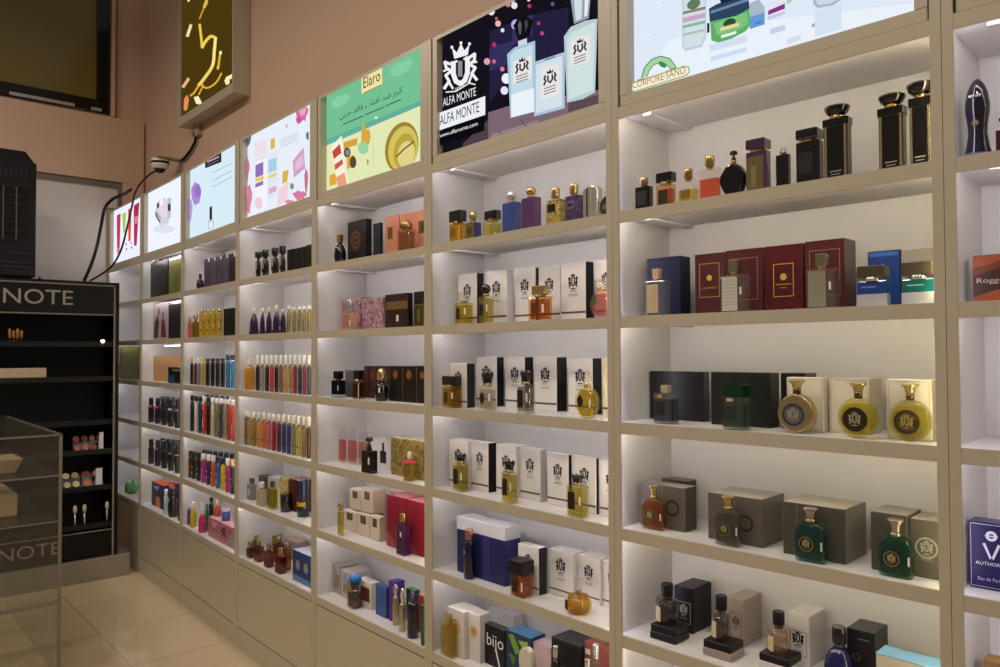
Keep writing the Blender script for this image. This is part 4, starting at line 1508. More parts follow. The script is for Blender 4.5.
row(5, 6)
for x0, x1, x2, yt, yb in ((447, 464, None, 606, 652), (464.5, 480, 491, 611, 657)):
    carton('white box, gold round emblem', x0, x1, yt, '#d4cdc6', x2, yb=yb, d=.08, top='#e4dfda', side='#c2bbb6', dec=[('disc', '#b0893c', .5, .62, .28), ('ring', '#d9bd72', .5, .62, .16, .22)])
carton('plain pale box at the back', 489, 514, 607, '#cfcac8', d=.05, v=.2)
bottle('pale gold bottle, glass cap', 'rect', 442, 459, 624, '#d8c87e', 'glass', ('box', 6, 614, '#c9b25a', 'metal'), dr=.4, v=.02, liq=('#bfa23a', .9))
carton('black box lettered in white', 484, 505, 623, '#141317', 512, v=.08, top='#2b2a2f', dec=[('text', 'bijo', '#e8e6e6', .08, .94, .5, .3), ('poly', '#e8e6e6', [(.52, .46), (.6, .46), (.8, .02), (.72, .02)])])
carton('blue and green leaf-patterned box', 506, 531, 629, '#20344a', d=.07, v=.08, top='#4a7ea8', dec=[('poly', '#6c8f2e', [(.1, .9), (.3, .95), (.6, .6), (.4, .5)]), ('poly', '#8fae3a', [(.5, .85), (.9, .9), (.8, .6)]), ('poly', '#4a7a2a', [(.1, .5), (.4, .45), (.3, .2)]), ('poly', '#9ab83e', [(.5, .4), (.9, .5), (.7, .15)])])
carton('pale pink box', 532, 551, 641, '#c9b0b0', d=.06, v=.09, top='#d8c0c0')
bottle('flat white bottle with rounded top', 'dome', 519, 536, 647, '#d9cfc2', 'gloss', None, v=.025, dr=.4)
carton('black box with silver emblem', 551.5, 581, 636, '#17161a', d=.09, v=.075, top='#2a292e', dec=[('text', 'PARFUM', '#77757c', .2, .85, .5, .07)])
carton('reddish brown box', 582, 610, 641, '#7a4238', d=.07, v=.09, top='#8d5044', dec=[('rect', '#d9cfc9', .05, .25, .82, .9)])
bottle('dark bottle, silver sprayer', 'can', 551, 561, 659, '#1c1b1f', 'gloss', ('cyl', 6, 646, '#c9c9cc', 'metal'), v=.02)
bottle('clear slim bottle, silver cap', 'cyl', 592, 601, 660, '#c9b9b0', 'glass', ('cyl', 7, 644, '#c9c9cc', 'metal'), v=.03)
bottle('small bottle, silver cap, by the shelf edge', 'can', 584, 592, 671, '#3a2420', 'gloss', ('cyl', 6, 659, '#d2d2d4', 'metal'), v=.004)

# =================================================================== unit under the green poster
row(4, 1)
bottle('round black bottle, gold and black cap', 'ballb', 334, 346, 244, '#121016', 'gloss', ('box', 6, 235, '#b08a3a', 'metal'), v=.03, collar='#141214')
carton('black box, ornate round emblem', 347.5, 366, 223, '#191519', 372, v=.1, top='#2e2a30', side='#141118', dec=[('ring', '#6b4a3a', .45, .55, .2, .26), ('ring', '#6b4a3a', .45, .55, .08, .14), ('rect', '#5a3d30', .3, .62, .3, .33)])
carton('dark slate box', 373, 380.5, 224, '#20222c', 383, v=.12, side='#181a22')
for x0, x1, yt in ((385, 399, 218), (399.7, 428, 215)):
    carton('salmon box, gold plaque', x0, x1, yt, '#b97a60', d=.09, v=.1, top='#d8b09c', dec=[('rect', '#8a6a30', .2 if x0 < 390 else .68, .55 if x0 < 390 else .9, .45, .74, 'metal')])
bottle('gold-capped amber glass bottle', 'rect', 397, 415, 230, '#b98d5a', 'glass', ('dome', 13, 220, '#a8853a', 'metal'), v=.03, dr=.5, liq=('#8a5a1c', .9))

row(4, 2)
bottle('blush bottle, silver cap', 'rect', 342, 357, 313, '#c08f80', 'gloss', ('cyl', 8, 300, '#c9c9c6', 'metal'), v=.03, dr=.5, lab=[('rect', '#a87460', .5, .5, .7, .7), ('tag', '#efeae6', .92, .4, .12, .3)])
for x0, x1 in ((341, 361), (361.6, 383.5)):
    carton('pink floral box', x0, x1, 299, '#94717a', d=.09, v=.1, kind='mosaic', top='#d9c0c6', dec=[('poly', '#7a5a6a', [(.3, .9), (.5, .95), (.6, .8), (.4, .78)]), ('poly', '#8a6676', [(.6, .6), (.8, .7), (.75, .5)]), ('poly', '#8d6a78', [(.2, .5), (.35, .55), (.3, .4)])])
carton('dark brown box, gold band', 385, 408, 295, '#2a1814', 413, v=.09, top='#3a2620', side='#1f1210', dec=[('rect', '#9a7a32', .05, .98, .55, .78, 'metal'), ('rect', '#d9d2c2', .5, .6, .2, .38)])
carton('black box by the post', 413.5, 428, 292, '#14130f', d=.06, v=.1)
bottle('green-gold box-shaped bottle', 'rect', 414, 430, 304, '#6c6420', 'metal', None, v=.03, dr=.3, lab=[('rect', '#2c2c10', .42, .5, .6, .8), ('rect', '#8a8230', .42, .5, .3, .6, 'metal')])

row(4, 3)
bottle('black square bottle, clear foot', 'rect', 331, 345, 380, '#131418', 'gloss', ('box', 9, 371, '#141318', 'gloss'), v=.03, dr=.5, lab=[('band', '#a8a8b0', .5, .1, 1, .16, 'gloss'), ('tag', '#e6e6e6', .9, .55, .1, .3)])
carton('grey box behind the black bottle', 345, 360, 370, '#55535a', d=.06, v=.1, top='#6c6a70')
bottle('gold and amber bottle, dark cap', 'rect', 352, 365, 381, '#b08a4a', 'glass', ('wide', 11, 370, '#1c1512', 'gloss'), v=.03, dr=.6, liq=('#5a2f12', .9), collar='#d8c48a', lab=[('tag', '#efe6c8', .95, .5, .1, .8)])
for x0, x1, yt in ((360.5, 368.5, 366), (369, 377, 366), (377.5, 388.5, 366)):
    carton('reddish brown box', x0, x1, yt, '#3d1f18', d=.07, v=.12, top='#6a4a3c', dec=[('rect', '#5a3024', .2, .8, .6, .85)])
bottle('black vase-shaped bottle, gold cap', 'vase', 374, 389, 381, '#0f0f12', 'gloss', ('dome', 10, 368, '#c2a860', 'metal'), v=.02, lab=[('tag', '#e9e9e4', .72, .55, .14, .26)])
for x0, x1 in ((389.5, 401.5), (402.3, 415.7), (416.5, 428)):
    carton('black box, bronze emblem', x0, x1, 366, '#15110f', d=.09, v=.07, top='#4a3a24', dec=[('disc', '#7a4a20', .5, .76, .2), ('rect', '#6a5428', 0.0, .04, .01, .99)])

row(4, 4)
for x0, x1, yt, c in ((338, 346.5, 427, '#b83a2c'), (347, 357, 428, '#c84e36'), (358, 368, 429, '#d8794e')):
    bottle('clear arched bottle of red perfume', 'arch', x0, x1, yt + 1, '#ece4e8', 'glass', None, v=.09, dr=.5, liq=(c, .66))
bottle('black square bottle, slim black sprayer', 'rect', 361, 377, 450, '#111015', 'gloss', ('pump', 8, 437, '#111015', 'gloss'), yb=472, dr=.45, collar='#111015', lab=[('tag', '#e4e4e6', .8, .55, .16, .3)])
carton('white box with black bottle picture', 370, 390.5, 438, '#d4ced4', d=.09, v=.12, top='#ece8ea', dec=[('rect', '#17151a', .5, .8, .2, .62), ('rect', '#17151a', .6, .7, .62, .9)])
carton('gold mosaic-patterned box', 391, 430, 437, '#7a6a3a', d=.09, v=.07, kind='mosaic', top='#d8cfb0')
bottle('yellow bottle with red flower collar', 'vase', 402, 417, 462, '#d8bc3a', 'glass', ('ball', 6, 451, '#c9c0aa', 'gloss'), yb=483, liq=('#b08f14', .9), collar='#b8323a',
       extra=lambda o, w, d, h: MB().lathe([(w * .2, h * .9), (w * .55, h * .98), (w * .5, h * 1.06), (w * .16, h * 1.1)], mat('#b8323a', 'card'), 9).build('flower_collar', o))

row(4, 5)
cream = '#cdbfae'
win = [('rect', '#3f3318', .28, .72, .55, .9), ('rect', '#5b4c22', .36, .64, .6, .86, 2)]
low = []
for x0, x1, x2, yt, yb in ((343, 356.5, None, 509, 532), (357, 369.5, None, 512, 537), (370, 379.5, 386, 515, 542)):
    low.append(carton('lower beige box with dark window', x0, x1, yt, cream, x2, d=.075, yb=yb - 3, top='#ddd2c4', side='#c4b09c', dec=win))
lz = max(v.co.z for o in low for v in o.children[0].data.vertices)
for x0, x1, x2 in ((349.5, 360.5, None), (361, 373, 385)):
    carton('upper beige box with dark window', x0, x1, 488, cream, x2, d=.07, v=.1, on=lz + .0005, top='#e2d8cc', side='#d8bca6', dec=win)
bottle('slim pale yellow bottle, gold cap', 'rect', 337, 344, 510, '#d6c87a', 'glass', ('cyl', 6, 503, '#c4a238', 'metal'), v=.02, dr=.5, liq=('#bfae4a', .9))
for x0, x1, yt in ((386.5, 405.5, 494), (406, 430, 499)):
    carton('tall red box with pink top', x0, x1, yt, '#7a1626', d=.1, v=.075, top='#d88a94', dec=[('poly', '#98404a', [(0.02, .02), (.5, .02), (.3, .2), (.02, .28)])])
bottle('violet bottle, gold cap', 'rect', 396, 410, 523, '#42103f', 'gloss', ('cyl', 8, 513, '#b08230', 'metal'), yb=554, dr=.6, lab=[('tag', '#ece6ea', .6, .66, .2, .16)])

row(4, 6)
for x0, x1, yt, yb in ((329, 340, 564, 592), (340.6, 353, 569, 598)):
    carton('pale grey box with faded picture', x0, x1, yt, '#a8a29c', d=.1, yb=yb - 2, top='#b9b4ae', dec=[('rect', '#8c7560', .2, .9, .2, .7), ('rect', '#7f8fa8', .2, .5, .5, .85, 2)])
carton('white box with brown picture', 357, 371, 578, '#cfc5ba', 380, yb=604, top='#ded6cc', dec=[('rect', '#5a2c18', .25, .9, .25, .78)])
carton('flat blue box', 375.5, 386.5, 583, '#35528c', 390, yb=614, side='#1c2850', top='#2a3f70')
carton('purple box', 388.5, 395, 580, '#472a78', 405, yb=620, top='#5c3f98', side='#4a3080')
bottle('brown bottle, dark cap, blue bow', 'rect', 350, 366, 591, '#c2b4a6', 'glass', ('crown', 11, 579, '#26323f', 'gloss'), yb=606, dr=.85, liq=('#4a1f10', .9),
       extra=lambda o, w, d, h: MB().lathe([(w * .2, h * 1.5), (w * .5, h * 1.7), (w * .45, h * 1.95), (w * .1, h * 2.0)], mat('#2f74b8', 'card'), 7).build('bow', o))
bottle('slim gold bottle, round cap', 'tall', 392.5, 399, 596, '#b8a068', 'metal', ('ball', 5, 584, '#d8c9a0', 'metal'), v=.05, collar='#c9b98a')
bottle('slim gold bottle, round cap', 'tall', 399, 406, 603, '#bcaa7a', 'metal', ('ball', 5, 588, '#e2dac6', 'metal'), v=.03, collar='#c9b98a')
carton('green box', 406, 414, 588, '#1f4a2a', 420, v=.12, top='#3c8a48', side='#183a20')
carton('red and pink box by the post', 418, 430, 594, '#7a2a30', d=.05, v=.08, top='#d8a298')
bottle('dark plum bottle, violet ball cap', 'tall', 407, 418.5, 602, '#1d0c22', 'gloss', ('ball', 5, 591, '#7a3a98', 'metal'), v=.012, collar='#4a2460')
bottle('slim dark green bottle', 'tall', 420.5, 429, 604, '#123a1a', 'gloss', ('ball', 4, 596, '#2c5a34', 'gloss'), v=.006, collar='#123a1a')

# =================================================================== unit under the pink flower poster
MIST = dict(noun='body_mist_bottle', cat='body mist')
row(3, 1)
for x0, x1, yt, ct in ((255.5, 261, 259, 252), (261.5, 269, 258, 250), (271, 279, 256, 248), (279.5, 285.5, 255, 246)):
    bottle('black jar bottle, pale label', 'jug', x0, x1, yt, '#14140f', 'gloss', ('cyl', 7, ct, '#121212', 'gloss'), v=.05, collar='#121212', lab=[('rect', '#a89c78', .5, .66, .8, .4), ('rect', '#c9c9c0', .55, .15, .3, .22)])
for x0, x1, yt in ((287, 292.5, 250), (293, 299, 249), (299.5, 305, 247.5), (305.5, 312, 245.5)):
    carton('plain black box', x0, x1, yt, '#0f0e10', d=.08, v=.06, top='#232226', dec=[('rect', '#211f24', .1, .2, .02, .98)])

row(3, 2)
for x0, x1, yt, ct in ((249, 259, 315, 308.5), (259.5, 265.5, 314.5, 308), (265.5, 272.5, 314, 307), (272, 281, 313, 305), (279.5, 286.5, 314, 309)):
    bottle('deep purple bottle, pearl ball cap', 'bell', x0, x1, yt, '#2a1238', 'gloss', ('ball', 4.5, ct, '#d8ccb8', 'gloss'), v=.05, collar='#a89ab0', lab=[('rect', '#a9894a', .45, .24, .7, .1), ('rect', '#c9b9d0', .55, .3, .14, .16)])
for x0, x1, yt, ct in ((286.5, 291.5, 311, 305.5), (291.8, 296.8, 311, 306.5), (297, 301.8, 311, 306.5), (302, 306.6, 311, 306), (306.8, 312.2, 310.5, 305)):
    bottle('slim gold mist bottle, white cap', 'mist', x0, x1, yt, '#8f7f4a', 'gloss', ('dome', 5, ct, '#f0eee6', 'gloss'), v=.045, collar='#c9bd8a', lab=[('rect', '#d8d4c0', .4, .5, .3, .8), ('rect', '#3f4a40', .7, .3, .2, .5)], **MIST)

row(3, 3)
bottle('large orange lotion bottle, white cap', 'can', 244, 254.5, 366, '#b8801c', 'gloss', ('cyl', 5, 359, '#e4e0d6', 'gloss'), v=.03, collar='#b8801c', lab=[('rect', '#2a1c10', .4, .28, .5, .06)], **MIST)
cl = [('#2a2024', 'black'), ('#9a8a8a', 'grey'), ('#3a2028', 'dark plum'), ('#c0403a', 'red'), ('#2c1614', 'dark brown'), ('#8a5a3a', 'brown'), ('#b8935e', 'tan'), ('#a8854e', 'light brown'), ('#8a2038', 'crimson'), ('#1e4048', 'dark teal'), ('#8a2c3c', 'maroon'), ('#3f4448', 'charcoal')]
for j, (c, nm) in enumerate(cl):
    x0 = 255.5 + j * 4.68
    bottle(nm + ' body mist, white cap, gold collar', 'mist', x0, x0 + 4.6, 365.5 + j * .05, c, 'gloss', ('cyl', 3.6, 355, '#efece4', 'gloss'), v=.035, collar='#a89428', lab=[('band', '#a8942c', .5, .93, 1, .08, 'metal'), ('rect', '#17120e', .5, .26, .8, .05)], **MIST)
row(3, 4)
cl = [('#7a5a2e', 'olive brown'), ('#a08a5a', 'beige'), ('#8a6420', 'dark gold'), ('#c88a28', 'amber'), ('#c0603c', 'coral'), ('#b85a5c', 'pink'), ('#8c1430', 'crimson'), ('#5a2038', 'wine'), ('#23305e', 'navy'), ('#3a3068', 'violet'), ('#7f7a48', 'khaki'), ('#b0ac3a', 'lime'), ('#8a6438', 'brown'), ('#4a2c18', 'dark brown')]
for j, (c, nm) in enumerate(cl):
    x0 = 242 + j * 4.95
    bottle(nm + ' body mist, pale cap, gold collar', 'mist', x0, x0 + 4.9, 417.5 + j * .75, c, 'gloss', ('cyl', 3.8, 411 + j * .45, '#eee8d4', 'gloss'), v=.035, collar='#a89428', lab=[('band', '#a8903a', .5, .95, 1, .08, 'metal'), ('rect', '#17120e', .5, .3, .85, .07)], **MIST)

row(3, 5)
bottle('grey bottle, dark cap', 'rect', 246.5, 256, 484, '#77747a', 'gloss', ('box', 5, 478, '#4a474c', 'gloss'), yb=499, dr=.5, lab=[('rect', '#a8a6aa', .4, .5, .4, .4)])
carton('dark box behind the beige bottle', 255.5, 264, 475, '#4a4348', d=.06, v=.12)
bottle('beige bottle, white cap', 'rect', 256, 266.5, 489, '#c0ac98', 'gloss', ('cyl', 6, 482, '#dcd8d4', 'gloss'), yb=505, dr=.5)
bottle('yellow-green bottle, dark label', 'rect', 266.5, 277.5, 487, '#b8b45a', 'glass', ('cyl', 5, 481, '#4a4436', 'gloss'), yb=508, dr=.5, liq=('#96902e', .9), lab=[('rect', '#201c14', .25, .45, .22, .4)])
carton('white box beside the gold box', 265, 279, 476, '#d8d2cc', d=.06, v=.14, top='#eeeae6')
carton('pale gold foil box', 279.5, 288, 477, '#b5a45e', d=.06, v=.13, kind='mosaic')
bottle('black round canister', 'cyl', 280.5, 291.5, 493.5, '#111118', 'gloss', None, yb=512)
carton('brown box with reddish top', 288.5, 300, 478, '#4a2014', d=.08, v=.1, top='#a8605c')
bottle('black bottle, yellow collar, blue-black cap', 'cyl', 297, 309.5, 503, '#101216', 'gloss', ('cyl', 12, 479, '#1a1c38', 'gloss'), yb=517, collar=None, lab=[('band', '#b89a1c', .5, .96, 1.9, .3)])

row(3, 6)
for x0, x1, yt, ct, c, vv, ds in ((242.5, 251.5, 541, 535, '#6a5a1c', .08, 'olive bottle, gold cap'), (246, 254, 548, 541, '#4a2c14', .03, 'dark brown bottle, gold cap'),
                                  (253.5, 263.5, 546, 539, '#6a2818', .03, 'red-brown bottle, gold cap'), (263.5, 273.5, 551, 543, '#4f1a16', .025, 'dark red bottle, gold cap'),
                                  (273, 284, 543, 537, '#742c1c', .1, 'rust bottle, pink-gold cap'), (274.5, 286, 556, 548, '#5c2416', .02, 'amber bottle, gold cap'),
                                  (284, 291, 549, 543, '#8a4426', .08, 'light brown bottle, gold cap')):
    bottle(ds, 'rect', x0, x1, yt, c, 'liquid', ('cyl', 5, ct, '#b39a3c', 'metal'), v=vv, dr=.6)
carton('beige low box at the back', 256, 273, 536, '#8a7434', d=.05, v=.2)
carton('mauve box at the back', 284, 298, 537, '#9a8a92', d=.06, v=.19, top='#c0ac84')
carton('low blue box, two pale ovals', 292.5, 320, 549, '#233a66', d=.1, v=.035, top='#a9b2c4', dec=[('disc', '#8a8a86', .22, .55, .09), ('disc', '#8a8a86', .55, .55, .09), ('rect', '#5a7aa8', .02, .98, .02, .2)])

# =================================================================== unit under the purple blot poster
CAN = dict(noun='spray_can', cat='spray can')
row(2, 1)
bottle('small round black bottle', 'ballb', 196.5, 204, 279, '#161214', 'gloss', ('cyl', 3, 274, '#161214', 'gloss'), v=.03, collar='#161214')
for j, (x0, x1, c) in enumerate(((204, 210, '#4a3c4c'), (210.4, 216, '#55485a'), (216.4, 222, '#474450'), (222.4, 228.4, '#4a4a58'), (228.8, 236, '#2c161a'))):
    carton('tall mauve-grey box, silver dot' if j < 4 else 'tall dark red box by the post', x0, x1, 259.5 - j * 1.3, c, d=.08, v=.06, top='#6a5f6a', dec=[('disc', '#e8e0dc', .8, .94, .12)])
row(2, 2)
bottle('coral bottle', 'rect', 187, 192.3, 323, '#b8564a', 'gloss', ('cyl', 3, 317, '#d8b4a0', 'metal'), v=.03)
bottle('olive gold bottle, round cap', 'rect', 192.5, 198.6, 322, '#7a6a24', 'gloss', ('ball', 5, 313, '#c9a878', 'metal'), v=.03)
for j in range(4):
    x0 = 199 + 5.9 * j
    bottle('tall gold foil bottle', 'cyl', x0, x0 + 5.6, 313.5 - j * .3, '#a88a2c', 'mosaic', ('dome', 4.5, 309.5 - j * .4, '#b89a3a', 'metal'), v=.04, collar='#b89a3a')
carton('black box beside the gold bottles', 223.3, 236, 309, '#15150f', d=.07, v=.06, top='#cfc9bc')
row(2, 3)
for x0, x1, c, cc, ds in ((190, 193.6, '#1a1416', '#c9b27a', 'slim black can'), (193.8, 197.2, '#5a2c18', '#e8e0d0', 'slim brown can'), (197.4, 200.8, '#6a7288', '#d8d4cc', 'slim grey-blue can'), (201, 205, '#b89a24', '#d8c870', 'slim yellow can')):
    bottle(ds, 'can', x0, x1, 363, c, 'gloss', ('cyl', 3, 357.5, cc, 'gloss'), v=.04, collar=None, **CAN)
for j in range(4):
    x0 = 205.3 + j * 5
    bottle('black can with grey print', 'can', x0, x0 + 4.8, 361, '#121214', 'gloss', ('cyl', 4.2, 358.5, '#16161a', 'gloss'), v=.04, collar=None, lab=[('rect', '#5a5a58', .5, .4, .6, .1)], **CAN)
for j in range(2):
    x0 = 225.7 + j * 4.9
    bottle('turquoise can, orange mark', 'can', x0, x0 + 4.7, 361, '#1a6a94', 'gloss', ('cyl', 4.2, 354.5, '#123a54', 'gloss'), v=.03, collar='#e0e4e8', lab=[('rect', '#c9a06a', .5, .38, .6, .22)], **CAN)
row(2, 4)
for j, (c, cc, ds, l) in enumerate((('#17241a', '#111', 'black can, green foot', '#2f7a3a'), ('#cfc8bc', '#16161a', 'black-topped pale can', '#d8a88a'), ('#1f3448', '#14161c', 'slate blue can', '#2c4a66'), ('#b83224', '#ece8e2', 'red can, white band', '#f0e6e0'),
                                    ('#1c1210', '#14120f', 'dark brown can', '#3a241c'), ('#c9bca0', '#f0ece4', 'cream can, gold edge', '#c9952a'), ('#6f7050', '#efece6', 'olive patterned can', '#2a2c1a'), ('#3c3c3c', '#f2efe8', 'charcoal can, white cap', '#8a8a80'),
                                    ('#8a8266', '#efeae0', 'khaki can, white cap', '#3a3424'), ('#9c2a22', '#f0ece6', 'brick red can, white cap', '#4a1410'), ('#a8302a', '#f0ece6', 'scarlet patterned can', '#d8a060'))):
    x0 = 190 + j * 4.1
    bottle(ds, 'can', x0, x0 + 4.2, 400.5 + j * .45, c, 'gloss', ('cyl', 3.8, 395 + j * .5, cc if len(cc) > 4 else '#111111', 'gloss'), v=.04, collar=None, lab=[('rect', l, .5, .35, .6, .3), ('rect', l, .5, .8, .8, .06)], **CAN)
for j in range(5):
    x0 = 204 + j * 5
    bottle('black-capped can in the back row', 'can', x0, x0 + 5, 400 + j * .5, '#1f1a1a', 'gloss', ('cyl', 4.4, 394.5 + j * .4, '#111114', 'gloss'), v=.12, collar=None, **CAN)
row(2, 5)
for j, (c, cc, ds, l) in enumerate((('#4a1c14', '#2a1614', 'dark red-brown can', '#c9952a'), ('#1a1612', '#17171a', 'black can with yellow spot', '#d8b41c'), ('#14160f', '#17171a', 'black can with white lettering', '#a8a49c'), ('#b0246a', '#eeecea', 'hot pink can', '#e0a0c0'),
                                    ('#34246a', '#eeecea', 'violet can', '#b0a0e0'), ('#c9541c', '#e8e4e2', 'orange can', '#e8c01c'), ('#2a5ca0', '#1c2c5a', 'bright blue can', '#a0c0e0'), ('#c9a818', '#1a1c22', 'yellow can', '#4a3c14'),
                                    ('#a0246a', '#e8e4ec', 'magenta can', '#d8a0c8'), ('#14141a', '#e0b87a', 'black can, tan cap', '#c98a3a'))):
    x0 = 186.5 + j * 4.85
    bottle(ds, 'can', x0, x0 + 4.9, 456 + j * 1.15, c, 'gloss', ('cyl', 4.4, 450.5 + j * .95, cc, 'gloss'), v=.035, collar=None, lab=[('rect', l, .5, .3, .6, .14), ('rect', l, .5, .56, .9, .05)], **CAN)
for j in range(6):
    x0 = 201 + j * 5.6
    bottle('black-capped can in the back row', 'can', x0, x0 + 5.6, 456 + j, '#1a1718', 'gloss', ('cyl', 5, 450 + j * .6, '#141418', 'gloss'), v=.12, collar=None, **CAN)
row(2, 6)
bottle('purple can', 'can', 187, 191, 509, '#5a2c84', 'gloss', ('cyl', 3.4, 505, '#c8b8d8', 'gloss'), v=.03, collar=None, **CAN)
bottle('yellow bottle, pale cap', 'jug', 190, 196.5, 508, '#c4b01c', 'gloss', ('cyl', 4, 502, '#e0dcd0', 'gloss'), v=.02, collar=None, lab=[('rect', '#4a4414', .5, .4, .4, .12)], noun='lotion_bottle', cat='lotion bottle')
bottle('hot pink bottle, clear cap', 'jug', 198.5, 206, 514, '#b01c60', 'gloss', ('cyl', 5, 503, '#d8c8d4', 'gloss'), v=.015, collar=None, noun='lotion_bottle', cat='lotion bottle')
bottle('slim green bottle', 'can', 205, 208.5, 508, '#2c7a44', 'gloss', ('cyl', 3, 504, '#3a8a54', 'gloss'), v=.07, collar=None, **CAN)
bottle('dark brown can', 'can', 208.5, 214, 502, '#24160f', 'gloss', ('cyl', 4, 497, '#1a1210', 'gloss'), v=.07, collar=None, **CAN)
pb = carton('pink floral gift box', 208, 240, 516, '#a86a74', d=.1, v=.035, kind='mosaic', top='#d89aa0', noun='gift_box', cat='gift box', dec=[('poly', '#d8a8ac', [(.1, .9), (.3, .8), (.2, .5)]), ('poly', '#6a3a4a', [(.4, .6), (.55, .9), (.6, .3)]), ('poly', '#7aa0b0', [(.7, .5), (.98, .6), (.98, .05), (.75, .1)])])
hz = max(v.co.z for v in pb.children[0].data.vertices)
bottle('red-orange tube resting on the pink gift box', 'jug', 214.5, 221, 505, '#b03a22', 'gloss', ('cyl', 4, 500, '#d8a88a', 'gloss'), v=.06, on=hz + .0004, collar=None, noun='lotion_bottle', cat='lotion bottle')
bottle('small blue and white jar on the pink gift box', 'cyl', 222, 230, 511, '#3c4a8c', 'gloss', ('cyl', 8, 507.5, '#dcd8e0', 'gloss'), v=.05, on=hz + .0004, collar=None, noun='cream_jar', cat='jar')

# =================================================================== unit under the white bottles poster
row(1, 1)
carton('large black box', 150, 167.5, 263, '#17191c', d=.1, v=.06, dec=[('rect', '#3a3c40', .3, .6, .4, .42)])
carton('olive green box', 168.5, 184, 261, '#6a6a24', d=.1, v=.06, top='#cfcfc0', dec=[('rect', '#4a6a1c', .4, .6, .05, .6)])
row(1, 2)
carton('picture box with two figures', 153, 167.5, 305, '#a89aa0', d=.1, v=.06, top='#b0584c', dec=[('poly', '#3a3438', [(.05, .05), (.35, .05), (.42, .5), (.3, .7), (.12, .5)]), ('disc', '#5a3c34', .4, .78, .08), ('poly', '#6a1c28', [(.55, .05), (.92, .05), (.8, .5), (.66, .62), (.58, .4)]), ('disc', '#4a2c28', .7, .7, .06)])
carton('plain tall black box', 168.3, 184, 305, '#121216', d=.1, v=.06)
row(1, 3)
carton('tan cardboard box', 150, 179, 356, '#b5895a', d=.1, v=.085, top='#d0a878', kind='matte', noun='cardboard_box', cat='cardboard box')
carton('small dark box, blue foot', 168, 184, 367, '#17161a', d=.05, v=.02, dec=[('rect', '#1c4a7a', .05, .45, .05, .5), ('rect', '#8a7a5a', .3, .8, .75, .9)])
row(1, 4)
for j, (l, ds) in enumerate((('#c9785a', 'black spray bottle, copper neck'), ('#c8408c', 'black spray bottle, pink neck'), ('#3a2a4a', 'black spray bottle, dark neck'), ('#d8d4d0', 'black spray bottle, white neck'), ('#c050a0', 'black spray bottle, magenta neck'))):
    x0 = 148 + j * 6.6
    bottle(ds, 'can', x0, x0 + 6.2, 404.5 + j * .9, '#131018', 'gloss', ('cyl', 4.6, 397.5 + j * .4, '#141216', 'gloss'), v=.03, collar=None, lab=[('band', l, .5, .9, 1.9, .1)], **CAN)
for j in range(4):
    x0 = 160 + j * 5
    bottle('black spray bottle in the back row', 'can', x0, x0 + 5.2, 402 + j * .8, '#141218', 'gloss', ('cyl', 4.6, 396.5 + j * .4, '#151418', 'gloss'), v=.13, collar=None, **CAN)
row(1, 5)
for j, (l, ds) in enumerate((('#2a2a30', 'plain black spray bottle'), ('#2a2a30', 'plain black spray bottle'), ('#1c2438', 'blue-black spray bottle'), ('#c9782c', 'black spray bottle, orange neck'), ('#d8a02c', 'black spray bottle, yellow neck'))):
    x0 = 148 + j * 6.6
    bottle(ds, 'can', x0, x0 + 6.2, 446 + j * 1.5, '#121318', 'gloss', ('cyl', 4.6, 439 + j * .8, '#17181c', 'gloss'), v=.03, collar=None, lab=[('band', l, .5, .86, 1.9, .08)], **CAN)
for j in range(4):
    x0 = 160 + j * 5
    bottle('black spray bottle in the back row', 'can', x0, x0 + 5.2, 444 + j * 1.2, '#15161a', 'gloss', ('cyl', 4.6, 438 + j * .7, '#16171b', 'gloss'), v=.13, collar=None, **CAN)
row(1, 6)
carton('navy box with orange panel', 151.5, 164, 481, '#24204a', d=.08, v=.06, top='#c9642a', dec=[('rect', '#c9702c', .35, .7, .02, .45), ('poly', '#a8a4c0', [(.1, .8), (.6, .9), (.5, .7)])])
carton('orange and violet box', 164.3, 175, 481, '#3a2850', d=.07, v=.09, top='#d8702c', dec=[('rect', '#c9602a', .05, .9, .8, .95)])
bottle('pale green bottle, white cap', 'can', 163.5, 168.5, 495, '#a8c4b8', 'gloss', ('cyl', 3.6, 489, '#eef0ee', 'gloss'), v=.02, collar=None, **CAN)
bottle('black bottle, white label', 'jug', 168.5, 178, 495, '#15161a', 'gloss', ('cyl', 5.5, 488, '#1c1d22', 'gloss'), v=.012, collar=None, lab=[('rect', '#d4d4c8', .5, .8, .5, .12)], noun='lotion_bottle', cat='lotion bottle')
bottle('dark plum bottle by the post', 'can', 177.8, 183, 489, '#2a161c', 'gloss', ('cyl', 4, 484, '#1a1012', 'gloss'), v=.02, collar=None, **CAN)

# =================================================================== far unit
row(0, 3)
carton('olive green round-edged case', 119, 138.5, 347, '#5c6014', d=.06, v=.05, kind='gloss', noun='storage_case', cat='case')
row(0, 6)


def tin_ears(o, w, d, h):
    for s in (-1, 1):
        MB().lathe([(w * .12, h * .82), (w * .1, h * .98), (0, h * 1.06)], mat('#3f8a4a', 'gloss'), 10, s * w * .28, 0).build('ear', o)


bottle('round green money box with yellow band', 'ballb', 125, 138, 480, '#5a9a5c', 'gloss', None, v=.03, collar=None, extra=tin_ears, lab=[('rect', '#a8a03a', .5, .2, 1.2, .16)], noun='money_box', cat='money box')
flush()

# =================================================================== black makeup stand by the far wall
XS = -5.95
BK = mat('#060505', 'card')
BK2 = mat('#050505', 'matte')
GREYT = mat('#857a6c', 'matte')
y1 = 1.60
ys = -0.2
ms = empty('makeup_display_stand', (XS - .2, (y1 + ys) / 2, 0))
tag(ms, 'tall black makeup display stand lettered NOTE on a grey plinth', 'display stand')


def put(mb, name, par, base):
    o = mb.build(name, par)
    o.location = -Vector(base)
    return o


